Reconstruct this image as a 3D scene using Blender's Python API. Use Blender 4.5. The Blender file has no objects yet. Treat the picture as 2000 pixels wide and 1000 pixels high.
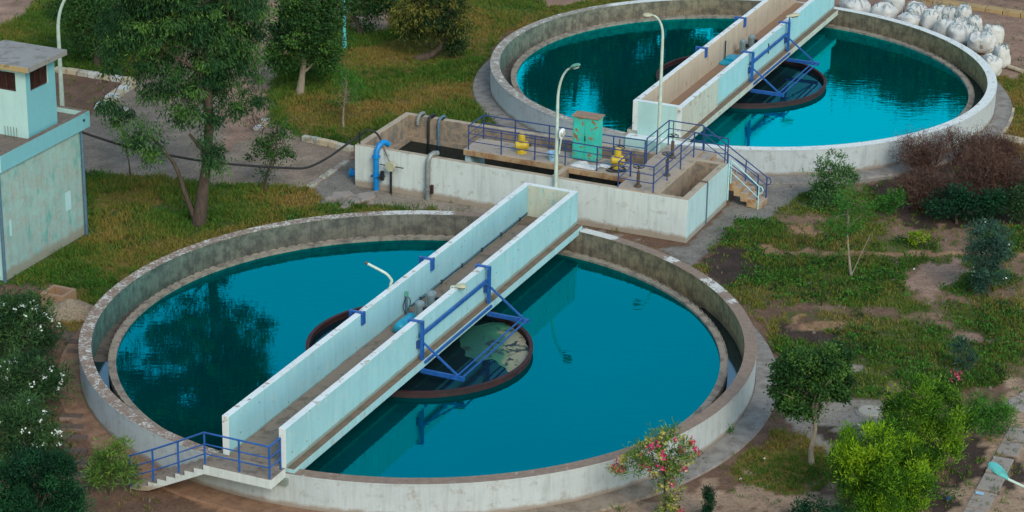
import bpy, math, random
import numpy as np
from mathutils import Vector, Matrix

# ------------------------------------------------------------------ camera, light, exposure
S = bpy.context.scene
CAM_H, PITCH, ROLL, FPX = 32.66, 0.38178, 0.0174, 4825.56
_f = np.array([0, math.cos(PITCH), -math.sin(PITCH)])
_r0 = np.array([1.0, 0, 0]); _u0 = np.cross(_r0, _f)
_r = _r0*math.cos(ROLL)+_u0*math.sin(ROLL); _u = -_r0*math.sin(ROLL)+_u0*math.cos(ROLL)
CPOS = np.array([0, 0, CAM_H])
cam = bpy.data.cameras.new('camera'); co = bpy.data.objects.new('camera', cam)
S.collection.objects.link(co); S.camera = co
M = Matrix(((_r[0], _u[0], -_f[0], 0), (_r[1], _u[1], -_f[1], 0), (_r[2], _u[2], -_f[2], CAM_H), (0, 0, 0, 1)))
co.matrix_world = M
cam.sensor_width = 36; cam.lens = FPX/2000*36; cam.clip_start = 1; cam.clip_end = 6000

SUN_EL, SUN_AZ = 38.0, 158.0     # azimuth clockwise from +Y, behind the camera to the right
W_ = bpy.data.worlds.new("World"); S.world = W_; W_.use_nodes = True
nt = W_.node_tree; nt.nodes.clear()
sky = nt.nodes.new('ShaderNodeTexSky'); sky.sky_type = 'NISHITA'; sky.sun_disc = False
sky.sun_elevation = math.radians(SUN_EL); sky.sun_rotation = math.radians(SUN_AZ)
sky.air_density = 2.0; sky.dust_density = 1.0; sky.ozone_density = 3.0
bg = nt.nodes.new('ShaderNodeBackground'); bg.inputs[1].default_value = 0.13
wo = nt.nodes.new('ShaderNodeOutputWorld')
nt.links.new(sky.outputs[0], bg.inputs[0]); nt.links.new(bg.outputs[0], wo.inputs[0])
sl = bpy.data.lights.new('sun', 'SUN'); sl.energy = 1.3; sl.angle = math.radians(24); sl.color = (1.0, 0.91, 0.78)
so = bpy.data.objects.new('sun', sl); S.collection.objects.link(so)
_e, _a = math.radians(SUN_EL), math.radians(SUN_AZ)
_sd = Vector((math.sin(_a)*math.cos(_e), math.cos(_a)*math.cos(_e), math.sin(_e)))
so.rotation_euler = _sd.to_track_quat('Z', 'Y').to_euler(); so.location = (0, 0, 60)
S.view_settings.view_transform = 'Standard'; S.view_settings.look = 'None'
S.view_settings.exposure = 0.55; S.view_settings.gamma = 1.0; S.view_settings.use_curve_mapping = False
S.render.engine = 'CYCLES'
S.cycles.max_bounces = 6; S.cycles.transparent_max_bounces = 6

# ------------------------------------------------------------------ geometry of the photograph
def at(px, py, z=0.0):
    d = _f + (px-1000)/FPX*_r - (py-500)/FPX*_u
    t = (z-CAM_H)/d[2]; p = CPOS+d*t
    return np.array([p[0], p[1], z])
def at_y(px, py, y):
    d = _f + (px-1000)/FPX*_r - (py-500)/FPX*_u
    return CPOS + d*((y)/d[1])
def pix(P):
    P = np.asarray(P, float); d = P-CPOS; z = d@_f
    return np.stack([1000+FPX*(d@_r)/z, 500-FPX*(d@_u)/z], -1)
def scale_at(P): return FPX/((np.asarray(P)-CPOS)@_f)

C1 = np.array([-2.90, 72.10]); C2 = np.array([9.64, 100.68])
AX = math.radians(66.4)
U = np.array([math.cos(AX), math.sin(AX)]); V = np.array([U[1], -U[0]])
CH0 = np.array([-6.017, 88.241])                    # left front corner of the chamber
TW0 = np.array([-15.37, 82.762])                    # right back corner of the tower wall
def fr(o):
    def g(a, b, z=0.0):
        q = o+V*a+U*b
        return np.array([q[0], q[1], z])
    return g
ch = fr(CH0); tw = fr(TW0); b1 = fr(C1); b2 = fr(C2)   # frames: a along V, b along U

# ------------------------------------------------------------------ numpy value noise
_rs = np.random.RandomState(5); _lat = _rs.rand(256, 256)
def vn(x, y):
    xi = np.floor(x).astype(int); yi = np.floor(y).astype(int); fx = x-xi; fy = y-yi
    fx = fx*fx*(3-2*fx); fy = fy*fy*(3-2*fy)
    g = lambda a, b: _lat[a % 256, b % 256]
    return (g(xi, yi)*(1-fx)+g(xi+1, yi)*fx)*(1-fy)+(g(xi, yi+1)*(1-fx)+g(xi+1, yi+1)*fx)*fy
def fbm(x, y, o=4):
    x = np.asarray(x, float); y = np.asarray(y, float)
    s = 0; a = .5; t = 0
    for k in range(o):
        s = s+a*vn(x*2**k+17.3*k, y*2**k+9.1*k); t += a; a *= .5
    return s/t

# ------------------------------------------------------------------ object helpers
COL = S.collection
def tag(o, label=None, cat=None, group=None, kind=None):
    if label: o['label'] = label
    if cat: o['category'] = cat
    if group: o['group'] = group
    if kind: o['kind'] = kind
    return o
def empty(name, loc, label=None, cat=None, group=None, kind=None):
    o = bpy.data.objects.new(name, None); COL.objects.link(o)
    o.location = Vector([float(t) for t in loc]); o.empty_display_size = .2
    return tag(o, label, cat, group, kind)
def root(o):
    while o.parent: o = o.parent
    return o
class MB:
    def __init__(s): s.v = []; s.f = []; s.m = []
    def add(s, vs, fs, mi=0):
        k = len(s.v); s.v += [tuple(map(float, q)) for q in vs]
        s.f += [tuple(i+k for i in f) for f in fs]
        s.m += ([mi]*len(fs) if isinstance(mi, int) else list(mi)); return s
    def prism(s, poly, z0, z1, mi=0, ms=None, mt=None):
        """poly: list of xy(z ignored); mi sides, mt top"""
        n = len(poly); z0 = [z0]*n if np.isscalar(z0) else z0; z1 = [z1]*n if np.isscalar(z1) else z1
        vs = [(p[0], p[1], z0[i]) for i, p in enumerate(poly)]+[(p[0], p[1], z1[i]) for i, p in enumerate(poly)]
        fs = [tuple(range(n-1, -1, -1)), tuple(range(n, 2*n))]; mm = [mi, mi if mt is None else mt]
        for i in range(n):
            j = (i+1) % n; fs.append((i, j, n+j, n+i)); mm.append(mi if ms is None else ms[i])
        return s.add(vs, fs, mm)
    def box(s, g, a0, a1, b0, b1, z0, z1, mi=0, ms=None, mt=None):
        """g = frame; sides order: b0 side(-U), a1 side(+V), b1 side(+U), a0 side(-V)"""
        return s.prism([g(a0, b0), g(a1, b0), g(a1, b1), g(a0, b1)], z0, z1, mi, ms, mt)
    def bar(s, p, q, w, h, up=(0, 0, 1), mi=0):
        p = np.array(p, float); q = np.array(q, float); d = q-p; L = np.linalg.norm(d); d /= L
        up = np.array(up, float)
        if abs(d@up) > .98: up = np.array([U[0], U[1], 0])
        sd = np.cross(d, up); sd /= np.linalg.norm(sd); up = np.cross(sd, d)
        vs = [e+sd*x*w/2+up*y*h/2 for e in (p, q) for x, y in ((-1, -1), (1, -1), (1, 1), (-1, 1))]
        return s.add(vs, [(0, 3, 2, 1), (4, 5, 6, 7), (0, 1, 5, 4), (1, 2, 6, 5), (2, 3, 7, 6), (3, 0, 4, 7)], mi)
    def tube(s, pts, r, n=8, mi=0, cap=True):
        pts = [np.array(p, float) for p in pts]; R = r if hasattr(r, '__len__') else [r]*len(pts)
        k = len(s.v); rings = []; ref = None
        for i, p in enumerate(pts):
            d = (pts[min(i+1, len(pts)-1)]-pts[max(i-1, 0)]); d /= max(np.linalg.norm(d), 1e-9)
            if ref is None: ref = np.array([1., 0, 0]) if abs(d[0]) < .9 else np.array([0, 1., 0])
            a = np.cross(d, ref); a /= max(np.linalg.norm(a), 1e-9); b = np.cross(d, a); ref = -b if False else np.cross(a, d)
            for j in range(n):
                t = 2*math.pi*j/n; s.v.append(tuple(p+(a*math.cos(t)+b*math.sin(t))*R[i]))
        for i in range(len(pts)-1):
            for j in range(n):
                s.f.append((k+i*n+j, k+i*n+(j+1) % n, k+(i+1)*n+(j+1) % n, k+(i+1)*n+j)); s.m.append(mi)
        if cap:
            s.f.append(tuple(k+j for j in range(n-1, -1, -1))); s.m.append(mi)
            e = k+(len(pts)-1)*n; s.f.append(tuple(e+j for j in range(n))); s.m.append(mi)
        return s
    def lathe(s, c, prof, n=20, mi=0, a0=0, a1=2*math.pi, close=False):
        """prof: (r, z) list around vertical axis at c=(x,y,z0)"""
        k = len(s.v); full = abs(a1-a0-2*math.pi) < 1e-6; N = n if full else n+1
        for i in range(N):
            t = a0+(a1-a0)*i/n
            for r, z in prof: s.v.append((c[0]+r*math.cos(t), c[1]+r*math.sin(t), c[2]+z))
        m = len(prof)
        for i in range(n):
            j = (i+1) % N
            for q in range(m-1+(1 if close else 0)):
                q2 = (q+1) % m
                s.f.append((k+i*m+q, k+j*m+q, k+j*m+q2, k+i*m+q2)); s.m.append(mi if isinstance(mi, int) else mi[q])
        return s
    def build(s, name, mats, parent=None, origin=None, smooth=False, bevel=0, **tags):
        o_ = np.array(root(parent).location) if parent else np.array(origin if origin is not None else (0, 0, 0), float)
        me = bpy.data.meshes.new(name)
        vs = (np.array(s.v)-o_).tolist() if s.v else []
        me.from_pydata(vs, [], s.f)
        for m in (mats if isinstance(mats, (list, tuple)) else [mats]): me.materials.append(m)
        me.polygons.foreach_set('material_index', s.m)
        if smooth: me.polygons.foreach_set('use_smooth', [True]*len(s.f))
        me.update()
        o = bpy.data.objects.new(name, me); COL.objects.link(o)
        if parent: o.parent = parent
        else: o.location = Vector([float(t) for t in o_])
        if smooth:
            try: me.set_sharp_from_angle(angle=math.radians(40))
            except Exception: pass
        if bevel:
            b = o.modifiers.new('bevel', 'BEVEL'); b.width = bevel; b.segments = 2; b.limit_method = 'ANGLE'
        return tag(o, **tags)
def copy_tree(o, loc=None, parent=None):
    c = o.copy(); COL.objects.link(c)
    if parent is not None: c.parent = parent
    if loc is not None: c.location = Vector([float(t) for t in loc])
    for k in list(o.children): copy_tree(k, None, c)
    return c

# ------------------------------------------------------------------ materials
def nodes(name):
    m = bpy.data.materials.new(name); m.use_nodes = True; n = m.node_tree; n.nodes.clear()
    out = n.nodes.new('ShaderNodeOutputMaterial'); b = n.nodes.new('ShaderNodeBsdfPrincipled')
    n.links.new(b.outputs[0], out.inputs[0]); return m, n, b
def N(n, t, **k):
    x = n.nodes.new(t)
    for a, b in k.items(): setattr(x, a, b)
    return x
def setin(x, **k):
    for a, b in k.items(): x.inputs[a.replace('_', ' ')].default_value = b
    return x
def noise(n, co, scale, detail=5, rough=.55, dist=0.0):
    x = N(n, 'ShaderNodeTexNoise'); setin(x, Scale=scale, Detail=detail, Roughness=rough, Distortion=dist)
    n.links.new(co, x.inputs['Vector']); return x.outputs['Fac']
def ramp(n, fac, stops, interp='LINEAR'):
    r = N(n, 'ShaderNodeValToRGB'); r.color_ramp.interpolation = interp; e = r.color_ramp.elements
    while len(e) < len(stops): e.new(.5)
    for i, (p, c) in enumerate(stops):
        e[i].position = p; e[i].color = (c, c, c, 1) if np.isscalar(c) else (c[0], c[1], c[2], 1)
    n.links.new(fac, r.inputs[0]); return r.outputs[0]
def mix(n, fac, a, b, mode='MIX'):
    x = N(n, 'ShaderNodeMix', data_type='RGBA', blend_type=mode)
    for k, val in ((0, fac), (6, a), (7, b)):
        s = x.inputs[k]
        if hasattr(val, 'node'): n.links.new(val, s)
        elif np.isscalar(val): s.default_value = val if k == 0 else (val, val, val, 1)
        else: s.default_value = (val[0], val[1], val[2], 1)
    return x.outputs[2]
def mapped(n, sc=(1, 1, 1), rz=0):
    t = N(n, 'ShaderNodeTexCoord'); mp = N(n, 'ShaderNodeMapping')
    mp.inputs['Scale'].default_value = sc; mp.inputs['Rotation'].default_value = (0, 0, rz)
    n.links.new(t.outputs['Object'], mp.inputs[0]); return mp.outputs[0]
def bump(n, b, h, strength=.3, dist=.02):
    x = N(n, 'ShaderNodeBump'); setin(x, Strength=strength, Distance=dist)
    n.links.new(h, x.inputs['Height']); n.links.new(x.outputs[0], b.inputs['Normal'])
def attr(n, name):
    a = N(n, 'ShaderNodeAttribute'); a.attribute_name = name; return a
def flat(name, c, rough=.6, metal=0.0, var=.25, sc=6, dirt=None, dlo=.55, bp=.15):
    m, n, b = nodes(name); co = mapped(n)
    f = noise(n, co, sc, 6, .6)
    lo = tuple(x*(1-var) for x in c); hi = tuple(min(1, x*(1+var*.6)) for x in c)
    c1 = ramp(n, f, [(.3, lo), (.7, hi)])
    if dirt is not None:
        g = noise(n, co, sc*2.2, 8, .7)
        c1 = mix(n, ramp(n, g, [(dlo, 0.), (dlo+.08, 1.)]), c1, dirt)
    n.links.new(c1, b.inputs['Base Color']); setin(b, Roughness=rough, Metallic=metal)
    if bp: bump(n, b, noise(n, co, sc*6, 4), bp, .01)
    return m
def conc(name, c, under, streak=.35, patch=.62, rough=.85, sc=1.0, sdark=(.10, .09, .075), green=None, useattr=None, spots=0.0, bp=.35, soft=.06, streaks=(5, 16), splash=None):
    """painted / weathered concrete: paint c over `under`, vertical rain streaks, grime, pits"""
    m, n, b = nodes(name); co = mapped(n, (sc, sc, sc)); cs = mapped(n, (streaks[0]*sc, streaks[0]*sc, .45*sc)); cs2 = mapped(n, (streaks[1]*sc, streaks[1]*sc, .8*sc))
    big = noise(n, co, .8, 6, .6)
    lo = tuple(x*.86 for x in c); hi = tuple(min(.95, x*1.06) for x in c)
    col = ramp(n, big, [(.3, lo), (.68, hi)])
    col = mix(n, .35, col, ramp(n, noise(n, co, 22, 3, .7), [(.3, lo), (.7, hi)]))
    pt = ramp(n, noise(n, co, 2.6, 10, .72), [(patch-soft*.5, 0.), (patch+soft*.5+.02, 1.)])
    uc = ramp(n, noise(n, co, 9, 6), [(.3, tuple(x*.75 for x in under)), (.7, under)])
    col = mix(n, pt, col, uc)
    if useattr: col = mix(n, 1.0, col, attr(n, useattr).outputs['Color'], 'MULTIPLY')
    st = ramp(n, noise(n, cs, 1.0, 6, .65), [(.48, 0.), (.75, 1.)])
    st2 = ramp(n, noise(n, cs2, 1.0, 4, .6), [(.5, 0.), (.8, 1.)])
    stm = mix(n, .5, st, st2, 'ADD')
    x = N(n, 'ShaderNodeMath', operation='MULTIPLY'); n.links.new(stm, x.inputs[0]); x.inputs[1].default_value = streak
    col = mix(n, x.outputs[0], col, sdark)
    if green:
        gm = ramp(n, noise(n, mapped(n, (2*sc, 2*sc, .9*sc)), 1.3, 7, .65), [(green[1], 0.), (green[1]+.12, 1.)])
        col = mix(n, gm, col, green[0])
    if spots:
        vo = N(n, 'ShaderNodeTexVoronoi'); setin(vo, Scale=2.3); n.links.new(co, vo.inputs['Vector'])
        sp = ramp(n, vo.outputs['Distance'], [(.055, 1.), (.085, 0.)])
        y = N(n, 'ShaderNodeMath', operation='MULTIPLY'); n.links.new(sp, y.inputs[0]); y.inputs[1].default_value = spots
        col = mix(n, y.outputs[0], col, (.08, .08, .075))
    if splash:      # dried mud and grime along the foot of the wall: (height of the foot, reach, colour)
        sz = N(n, 'ShaderNodeSeparateXYZ'); tc = N(n, 'ShaderNodeTexCoord'); n.links.new(tc.outputs['Object'], sz.inputs[0])
        a_ = N(n, 'ShaderNodeMath', operation='MULTIPLY_ADD'); n.links.new(sz.outputs[2], a_.inputs[0]); a_.inputs[1].default_value = -1/splash[1]; a_.inputs[2].default_value = 1+splash[0]/splash[1]
        c_ = N(n, 'ShaderNodeMath', operation='MAXIMUM'); n.links.new(a_.outputs[0], c_.inputs[0]); c_.inputs[1].default_value = -.6
        s_ = N(n, 'ShaderNodeMath', operation='ADD'); n.links.new(c_.outputs[0], s_.inputs[0]); n.links.new(noise(n, mapped(n, (1, 1, .6)), 2.2, 8, .7), s_.inputs[1])
        col = mix(n, ramp(n, s_.outputs[0], [(.62, 0.), (1.25, .85)]), col, splash[2])
    n.links.new(col, b.inputs['Base Color']); setin(b, Roughness=rough)
    h = mix(n, .5, noise(n, co, 14, 8, .7), noise(n, co, 60, 3), 'MIX'); bump(n, b, h, bp, .02)
    return m
MT = {}
MT['tank_out'] = conc('painted_tank_wall', (.48, .54, .55), (.38, .38, .35), .26, .60, soft=.12, splash=(0, .30, (.26, .20, .15)))
MT['tank_in'] = conc('stained_tank_inside', (.27, .25, .20), (.13, .125, .11), .62, .50, useattr='tint', sdark=(.045, .045, .04), soft=.16, streaks=(9, 26))
MT['weir'] = conc('weir_concrete', (.30, .25, .185), (.17, .14, .11), .2, .52, soft=.1)
MT['channel'] = conc('channel_floor', (.12, .10, .08), (.07, .06, .05), .2, .5)
MT['bridge'] = conc('pale_blue_paint', (.31, .59, .64), (.46, .65, .66), .22, .60, soft=.14, sdark=(.14, .20, .20), spots=.7, splash=(.25, .16, (.20, .21, .17)))
MT['bridge_slab'] = conc('pale_blue_slab_paint', (.34, .60, .64), (.42, .50, .48), .2, .58, soft=.14)
MT['bridge_top'] = conc('white_top_paint', (.70, .76, .74), (.42, .38, .30), .05, .58, soft=.04)
MT['bridge_in2'] = conc('cream_stained_paint', (.56, .49, .38), (.40, .30, .20), .35, .62, sdark=(.20, .13, .07))
MT['bridge_old'] = conc('weathered_cream_paint', (.52, .54, .46), (.36, .34, .28), .45, .6, sdark=(.13, .13, .11))
MT['ledge'] = conc('dirty_ledge', (.20, .135, .09), (.15, .12, .08), .1, .5, bp=.8)
MT['deck'] = conc('brown_deck', (.25, .195, .145), (.16, .13, .10), .1, .55)
MT['deck2'] = conc('ochre_deck', (.30, .19, .12), (.38, .22, .10), .1, .55)
MT['endwall'] = conc('peeling_blue_green', (.55, .56, .44), (.50, .50, .38), .25, .6, green=((.10, .42, .40), .52))
MT['cham_out'] = conc('white_limewash', (.61, .67, .64), (.42, .40, .33), .26, .62, soft=.1, splash=(0, .35, (.30, .23, .16)))
MT['cham_blue'] = conc('blue_limewash', (.45, .66, .69), (.36, .42, .40), .16, .64, soft=.1, splash=(0, .3, (.28, .25, .2)))
MT['cham_in'] = conc('raw_concrete_inside', (.34, .26, .18), (.22, .19, .15), .45, .52)
MT['cham_top'] = conc('tan_coping', (.42, .34, .24), (.28, .24, .18), .1, .56)
MT['slab'] = conc('platform_concrete', (.40, .33, .26), (.28, .25, .21), .1, .55)
MT['slab_edge'] = conc('rusty_slab_edge', (.42, .29, .16), (.34, .17, .07), .35, .52)
MT['apron'] = conc('apron_concrete', (.27, .25, .22), (.20, .175, .15), .1, .5, useattr='tint', soft=.14)
MT['tower'] = conc('mottled_green_grey', (.29, .49, .46), (.36, .42, .38), .25, .52, green=((.12, .36, .33), .54), soft=.2, splash=(0, .5, (.26, .25, .19)))
MT['turq'] = conc('turquoise_paint', (.17, .46, .52), (.20, .40, .42), .12, .68)
MT['mint'] = conc('mint_paint', (.46, .70, .66), (.40, .52, .47), .12, .7)
MT['roof'] = conc('grey_roof_slab', (.26, .26, .245), (.20, .19, .17), .05, .55)
MT['roofedge'] = conc('ochre_slab_edge', (.42, .31, .14), (.26, .20, .11), .2, .55)
MT['blue'] = flat('blue_steel_paint', (.015, .10, .36), .45, .0, .35, 5, dirt=(.10, .06, .05), dlo=.66)
MT['navy'] = flat('navy_rail_paint', (.018, .055, .19), .5, .0, .35, 7, dirt=(.12, .06, .04), dlo=.64)
MT['cyanpaint'] = flat('pale_cyan_paint', (.40, .68, .70), .5, .0, .2, 7, dirt=(.14, .22, .22), dlo=.66)
MT['red'] = flat('oxide_red_steel', (.050, .010, .010), .7, .0, .5, 3, dirt=(.02, .014, .012), dlo=.50)
MT['pole'] = flat('pale_pole_paint', (.50, .62, .53), .5, .0, .2, 4, dirt=(.26, .20, .12), dlo=.67)
MT['poleteal'] = flat('teal_pole_paint', (.08, .46, .48), .5, .0, .3, 4, dirt=(.40, .44, .38), dlo=.56)
MT['lampgreen'] = flat('green_lamp_housing', (.10, .34, .25), .5, .0, .3, 5, dirt=(.35, .40, .30), dlo=.58)
MT['lampteal'] = flat('teal_lamp_housing', (.09, .42, .38), .5, .0, .3, 5)
MT['lampcream'] = flat('cream_lamp_housing', (.42, .42, .28), .5, .0, .2, 5)
MT['lampwhite'] = flat('white_lamp_cover', (.75, .80, .82), .4, .0, .1, 5)
MT['glass'] = flat('lamp_glass', (.45, .47, .42), .2, .0, .1, 5, bp=0)
MT['bpipe'] = flat('bright_blue_pipe', (.0, .21, .55), .4, .0, .2, 4, dirt=(.05, .10, .16), dlo=.68)
MT['gpipe'] = flat('grey_pipe', (.24, .26, .25), .5, .2, .3, 5, dirt=(.12, .10, .08), dlo=.6)
MT['bluegrey'] = flat('blue_grey_pipe', (.09, .17, .24), .5, .1, .25, 4)
MT['yellow'] = flat('yellow_valve_paint', (.62, .44, .03), .5, .0, .25, 6, dirt=(.28, .14, .04), dlo=.6)
MT['iron'] = flat('brown_iron', (.13, .10, .075), .6, .4, .35, 8)
MT['dark'] = flat('dark_metal', (.03, .033, .035), .5, .4, .3, 8)
MT['black'] = flat('black_rubber', (.012, .012, .013), .6, .0, .2, 5, bp=0)
MT['motor'] = flat('grey_motor_paint', (.26, .34, .35), .5, .3, .3, 9, dirt=(.10, .08, .06), dlo=.62)
MT['gear'] = flat('teal_gear_paint', (.01, .34, .50), .45, .0, .3, 6, dirt=(.08, .09, .07), dlo=.62)
MT['cab'] = flat('rusty_turquoise_steel', (.04, .55, .44), .5, .1, .2, 1.6, dirt=(.30, .12, .035), dlo=.535)
MT['cabtop'] = flat('rusty_cabinet_top', (.30, .19, .12), .7, .1, .3, 4)
MT['bag'] = flat('woven_white_bag', (.54, .55, .52), .8, .0, .14, 3, dirt=(.36, .30, .22), dlo=.68, bp=.4)
MT['strap'] = flat('teal_strap', (.07, .22, .24), .7, .0, .2, 6)
MT['bagdark'] = flat('grey_seam', (.30, .30, .28), .8, .0, .2, 6)
MT['bucket'] = flat('pale_blue_plastic', (.30, .52, .70), .4, .0, .1, 6)
MT['sack'] = flat('white_sheet', (.58, .60, .60), .7, .0, .15, 8)
MT['stone'] = flat('brown_stone', (.17, .13, .10), .9, .0, .4, 5, bp=.6)
MT['pave'] = conc('paving_concrete', (.30, .26, .22), (.20, .17, .14), .05, .55)
MT['step'] = conc('stone_step', (.115, .078, .056), (.08, .055, .042), .05, .55)
MT['stepedge'] = conc('pale_step_edge', (.26, .18, .13), (.15, .11, .08), .05, .5)
MT['kerb'] = conc('painted_kerb', (.44, .42, .34), (.26, .22, .16), .1, .55, green=((.12, .40, .34), .60))
MT['kerbw'] = conc('white_kerb', (.55, .55, .50), (.22, .20, .18), .1, .55)
MT['kerbc'] = conc('cream_kerb', (.48, .40, .27), (.28, .22, .15), .1, .6)
MT['kerby'] = conc('yellow_kerb', (.40, .28, .13), (.24, .17, .10), .1, .55)
MT['manhole'] = conc('manhole_concrete', (.40, .36, .28), (.28, .25, .20), .05, .6)
MT['paint_patch'] = flat('blue_white_patch', (.38, .62, .64), .8, .0, .05, 3)
MT['window'] = flat('dark_red_window', (.035, .012, .010), .4, .0, .5, 5)
MT['wframe'] = flat('dark_brown_frame', (.05, .02, .015), .6, .0, .3, 5)
def bark(name, c, c2):
    m, n, b = nodes(name); co = mapped(n, (3, 3, .8))
    n.links.new(ramp(n, noise(n, co, 3, 8, .7), [(.35, c), (.65, c2)]), b.inputs['Base Color'])
    setin(b, Roughness=.9); bump(n, b, noise(n, mapped(n, (6, 6, 1.2)), 4, 6, .7), .8, .04); return m
MT['bark'] = bark('brown_bark', (.045, .030, .022), (.105, .075, .055))
MT['barkpale'] = bark('pale_bark', (.19, .16, .12), (.34, .29, .22))
MT['twig'] = bark('dry_twig', (.10, .055, .045), (.22, .13, .105))
MT['twigred'] = bark('dry_red_twig', (.055, .022, .018), (.135, .055, .042))
def leafmat(name, dark, mid, light, rough=.6, trans=.12):
    m = bpy.data.materials.new(name); m.use_nodes = True; n = m.node_tree; n.nodes.clear()
    out = N(n, 'ShaderNodeOutputMaterial'); b = N(n, 'ShaderNodeBsdfPrincipled'); t = N(n, 'ShaderNodeBsdfTranslucent'); mx = N(n, 'ShaderNodeMixShader')
    c = ramp(n, attr(n, 'rnd').outputs['Fac'], [(.0, dark), (.5, mid), (1., light)])
    n.links.new(c, b.inputs['Base Color']); n.links.new(c, t.inputs['Color']); setin(b, Roughness=rough)
    b.inputs['Specular IOR Level'].default_value = .12
    mx.inputs[0].default_value = trans
    n.links.new(b.outputs[0], mx.inputs[1]); n.links.new(t.outputs[0], mx.inputs[2]); n.links.new(mx.outputs[0], out.inputs[0]); return m
LM = {}
LM['euc'] = leafmat('gum_leaves', (.009, .034, .015), (.026, .084, .028), (.10, .21, .040))
LM['ficus'] = leafmat('broad_leaves', (.010, .036, .012), (.030, .090, .022), (.08, .17, .030))
LM['olive'] = leafmat('olive_yellow_leaves', (.010, .030, .012), (.024, .056, .016), (.19, .18, .035))
LM['shrub'] = leafmat('shrub_leaves', (.016, .058, .022), (.065, .155, .050), (.20, .34, .11))
LM['bright'] = leafmat('lime_leaves', (.010, .048, .008), (.08, .21, .012), (.25, .42, .014))
LM['bright2'] = leafmat('deep_lime_leaves', (.010, .050, .010), (.070, .19, .015), (.23, .40, .020))
LM['yellow'] = leafmat('yellow_lime_leaves', (.09, .17, .012), (.22, .34, .015), (.36, .46, .02))
LM['mid'] = leafmat('fresh_leaves', (.016, .080, .014), (.045, .17, .022), (.12, .30, .035))
LM['dark'] = leafmat('dark_cypress_leaves', (.004, .022, .012), (.010, .055, .024), (.022, .11, .036))
LM['ole'] = leafmat('oleander_leaves', (.010, .036, .015), (.030, .082, .028), (.08, .17, .05))
LM['olet'] = leafmat('grey_green_oleander_leaves', (.010, .038, .030), (.030, .085, .062), (.09, .18, .12))
LM['olel'] = leafmat('light_oleander_leaves', (.03, .08, .02), (.09, .19, .035), (.24, .34, .05))
LM['grass'] = leafmat('grass_blades', (.026, .084, .014), (.090, .170, .022), (.29, .20, .055), .7, .2)
LM['white'] = leafmat('white_petals', (.62, .70, .64), (.7, .78, .70), (.8, .84, .78), .6)
LM['pink'] = leafmat('pink_petals', (.50, .02, .12), (.62, .06, .18), (.66, .30, .26), .6)
LM['buds'] = leafmat('yellow_green_leaf_tips', (.20, .26, .06), (.40, .40, .08), (.52, .36, .12), .6)
LM['dry'] = leafmat('dry_brown_leaves', (.05, .026, .020), (.105, .058, .045), (.19, .12, .09), .8)
def water(name, deep, tint, ior=1.45, wave=.05, sc=3.0, rough=.02):
    m = bpy.data.materials.new(name); m.use_nodes = True; n = m.node_tree; n.nodes.clear()
    out = N(n, 'ShaderNodeOutputMaterial'); d = N(n, 'ShaderNodeBsdfDiffuse'); g = N(n, 'ShaderNodeBsdfGlossy'); mx = N(n, 'ShaderNodeMixShader'); fz = N(n, 'ShaderNodeFresnel')
    co = mapped(n, (1, 3.2, 1), 0)
    c = ramp(n, noise(n, mapped(n), .25, 3, .5), [(.3, tuple(x*.85 for x in deep)), (.7, tuple(x*1.15 for x in deep))])
    n.links.new(c, d.inputs[0]); setin(g, Color=(*tint, 1), Roughness=rough); fz.inputs[0].default_value = ior
    h = noise(n, co, sc*.45, 2, .5, .3)
    bp = N(n, 'ShaderNodeBump'); setin(bp, Strength=1.0, Distance=wave*.02)
    n.links.new(h, bp.inputs['Height'])
    for q in (g, fz, d): n.links.new(bp.outputs[0], q.inputs['Normal'])
    n.links.new(fz.outputs[0], mx.inputs[0]); n.links.new(d.outputs[0], mx.inputs[1]); n.links.new(g.outputs[0], mx.inputs[2])
    n.links.new(mx.outputs[0], out.inputs[0]); return m
MT['water1'] = water('teal_tank_water', (.0, .038, .040), (.0, .74, .88), 3.3, .10, rough=.0)
MT['water2'] = water('turquoise_tank_water', (.0, .050, .055), (.0, .88, 1.0), 7.5, .17, rough=.0)
MT['waterd'] = water('dark_chamber_water', (.006, .008, .008), (.6, .75, .8), 1.33, .05)
MT['waterc'] = water('shallow_channel_water', (.030, .027, .022), (.16, .22, .26), 1.15, .05, rough=.1)
MT['waterf'] = water('dark_feed_water', (.006, .016, .02), (.10, .70, .95), 1.4, .06)
def scum_mat():
    m, n, b = nodes('floating_scum'); co = mapped(n)
    sx_ = N(n, 'ShaderNodeSeparateXYZ'); n.links.new(co, sx_.inputs[0]); ma_ = N(n, 'ShaderNodeMath', operation='MULTIPLY_ADD'); n.links.new(sx_.outputs[0], ma_.inputs[0]); ma_.inputs[1].default_value = .42; ma_.inputs[2].default_value = -.62
    ad_ = N(n, 'ShaderNodeMath', operation='ADD'); n.links.new(ma_.outputs[0], ad_.inputs[0]); n.links.new(noise(n, mapped(n), .9, 5, .65, .6), ad_.inputs[1])
    col = ramp(n, ad_.outputs[0], [(.15, (.015, .09, .07)), (.42, (.03, .16, .08)), (.55, (.22, .24, .13)), (.8, (.30, .27, .18))])
    hole = ramp(n, noise(n, co, 1.6, 6, .65, 1.2), [(.55, 0.), (.59, 1.)])
    n.links.new(mix(n, hole, col, (.012, .03, .03)), b.inputs['Base Color']); setin(b, Roughness=.5); bump(n, b, noise(n, co, 12, 5), .4, .02); return m
MT['scum'] = scum_mat()

# ------------------------------------------------------------------ ground with its zones
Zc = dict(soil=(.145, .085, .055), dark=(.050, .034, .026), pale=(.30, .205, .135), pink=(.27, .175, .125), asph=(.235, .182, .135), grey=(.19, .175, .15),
          green=(.085, .090, .028), dry=(.15, .105, .028), turf=(.055, .085, .018), lush=(.04, .09, .012), conc=(.25, .215, .17), orange=(.30, .17, .095), moss=(.11, .11, .05))
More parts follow.
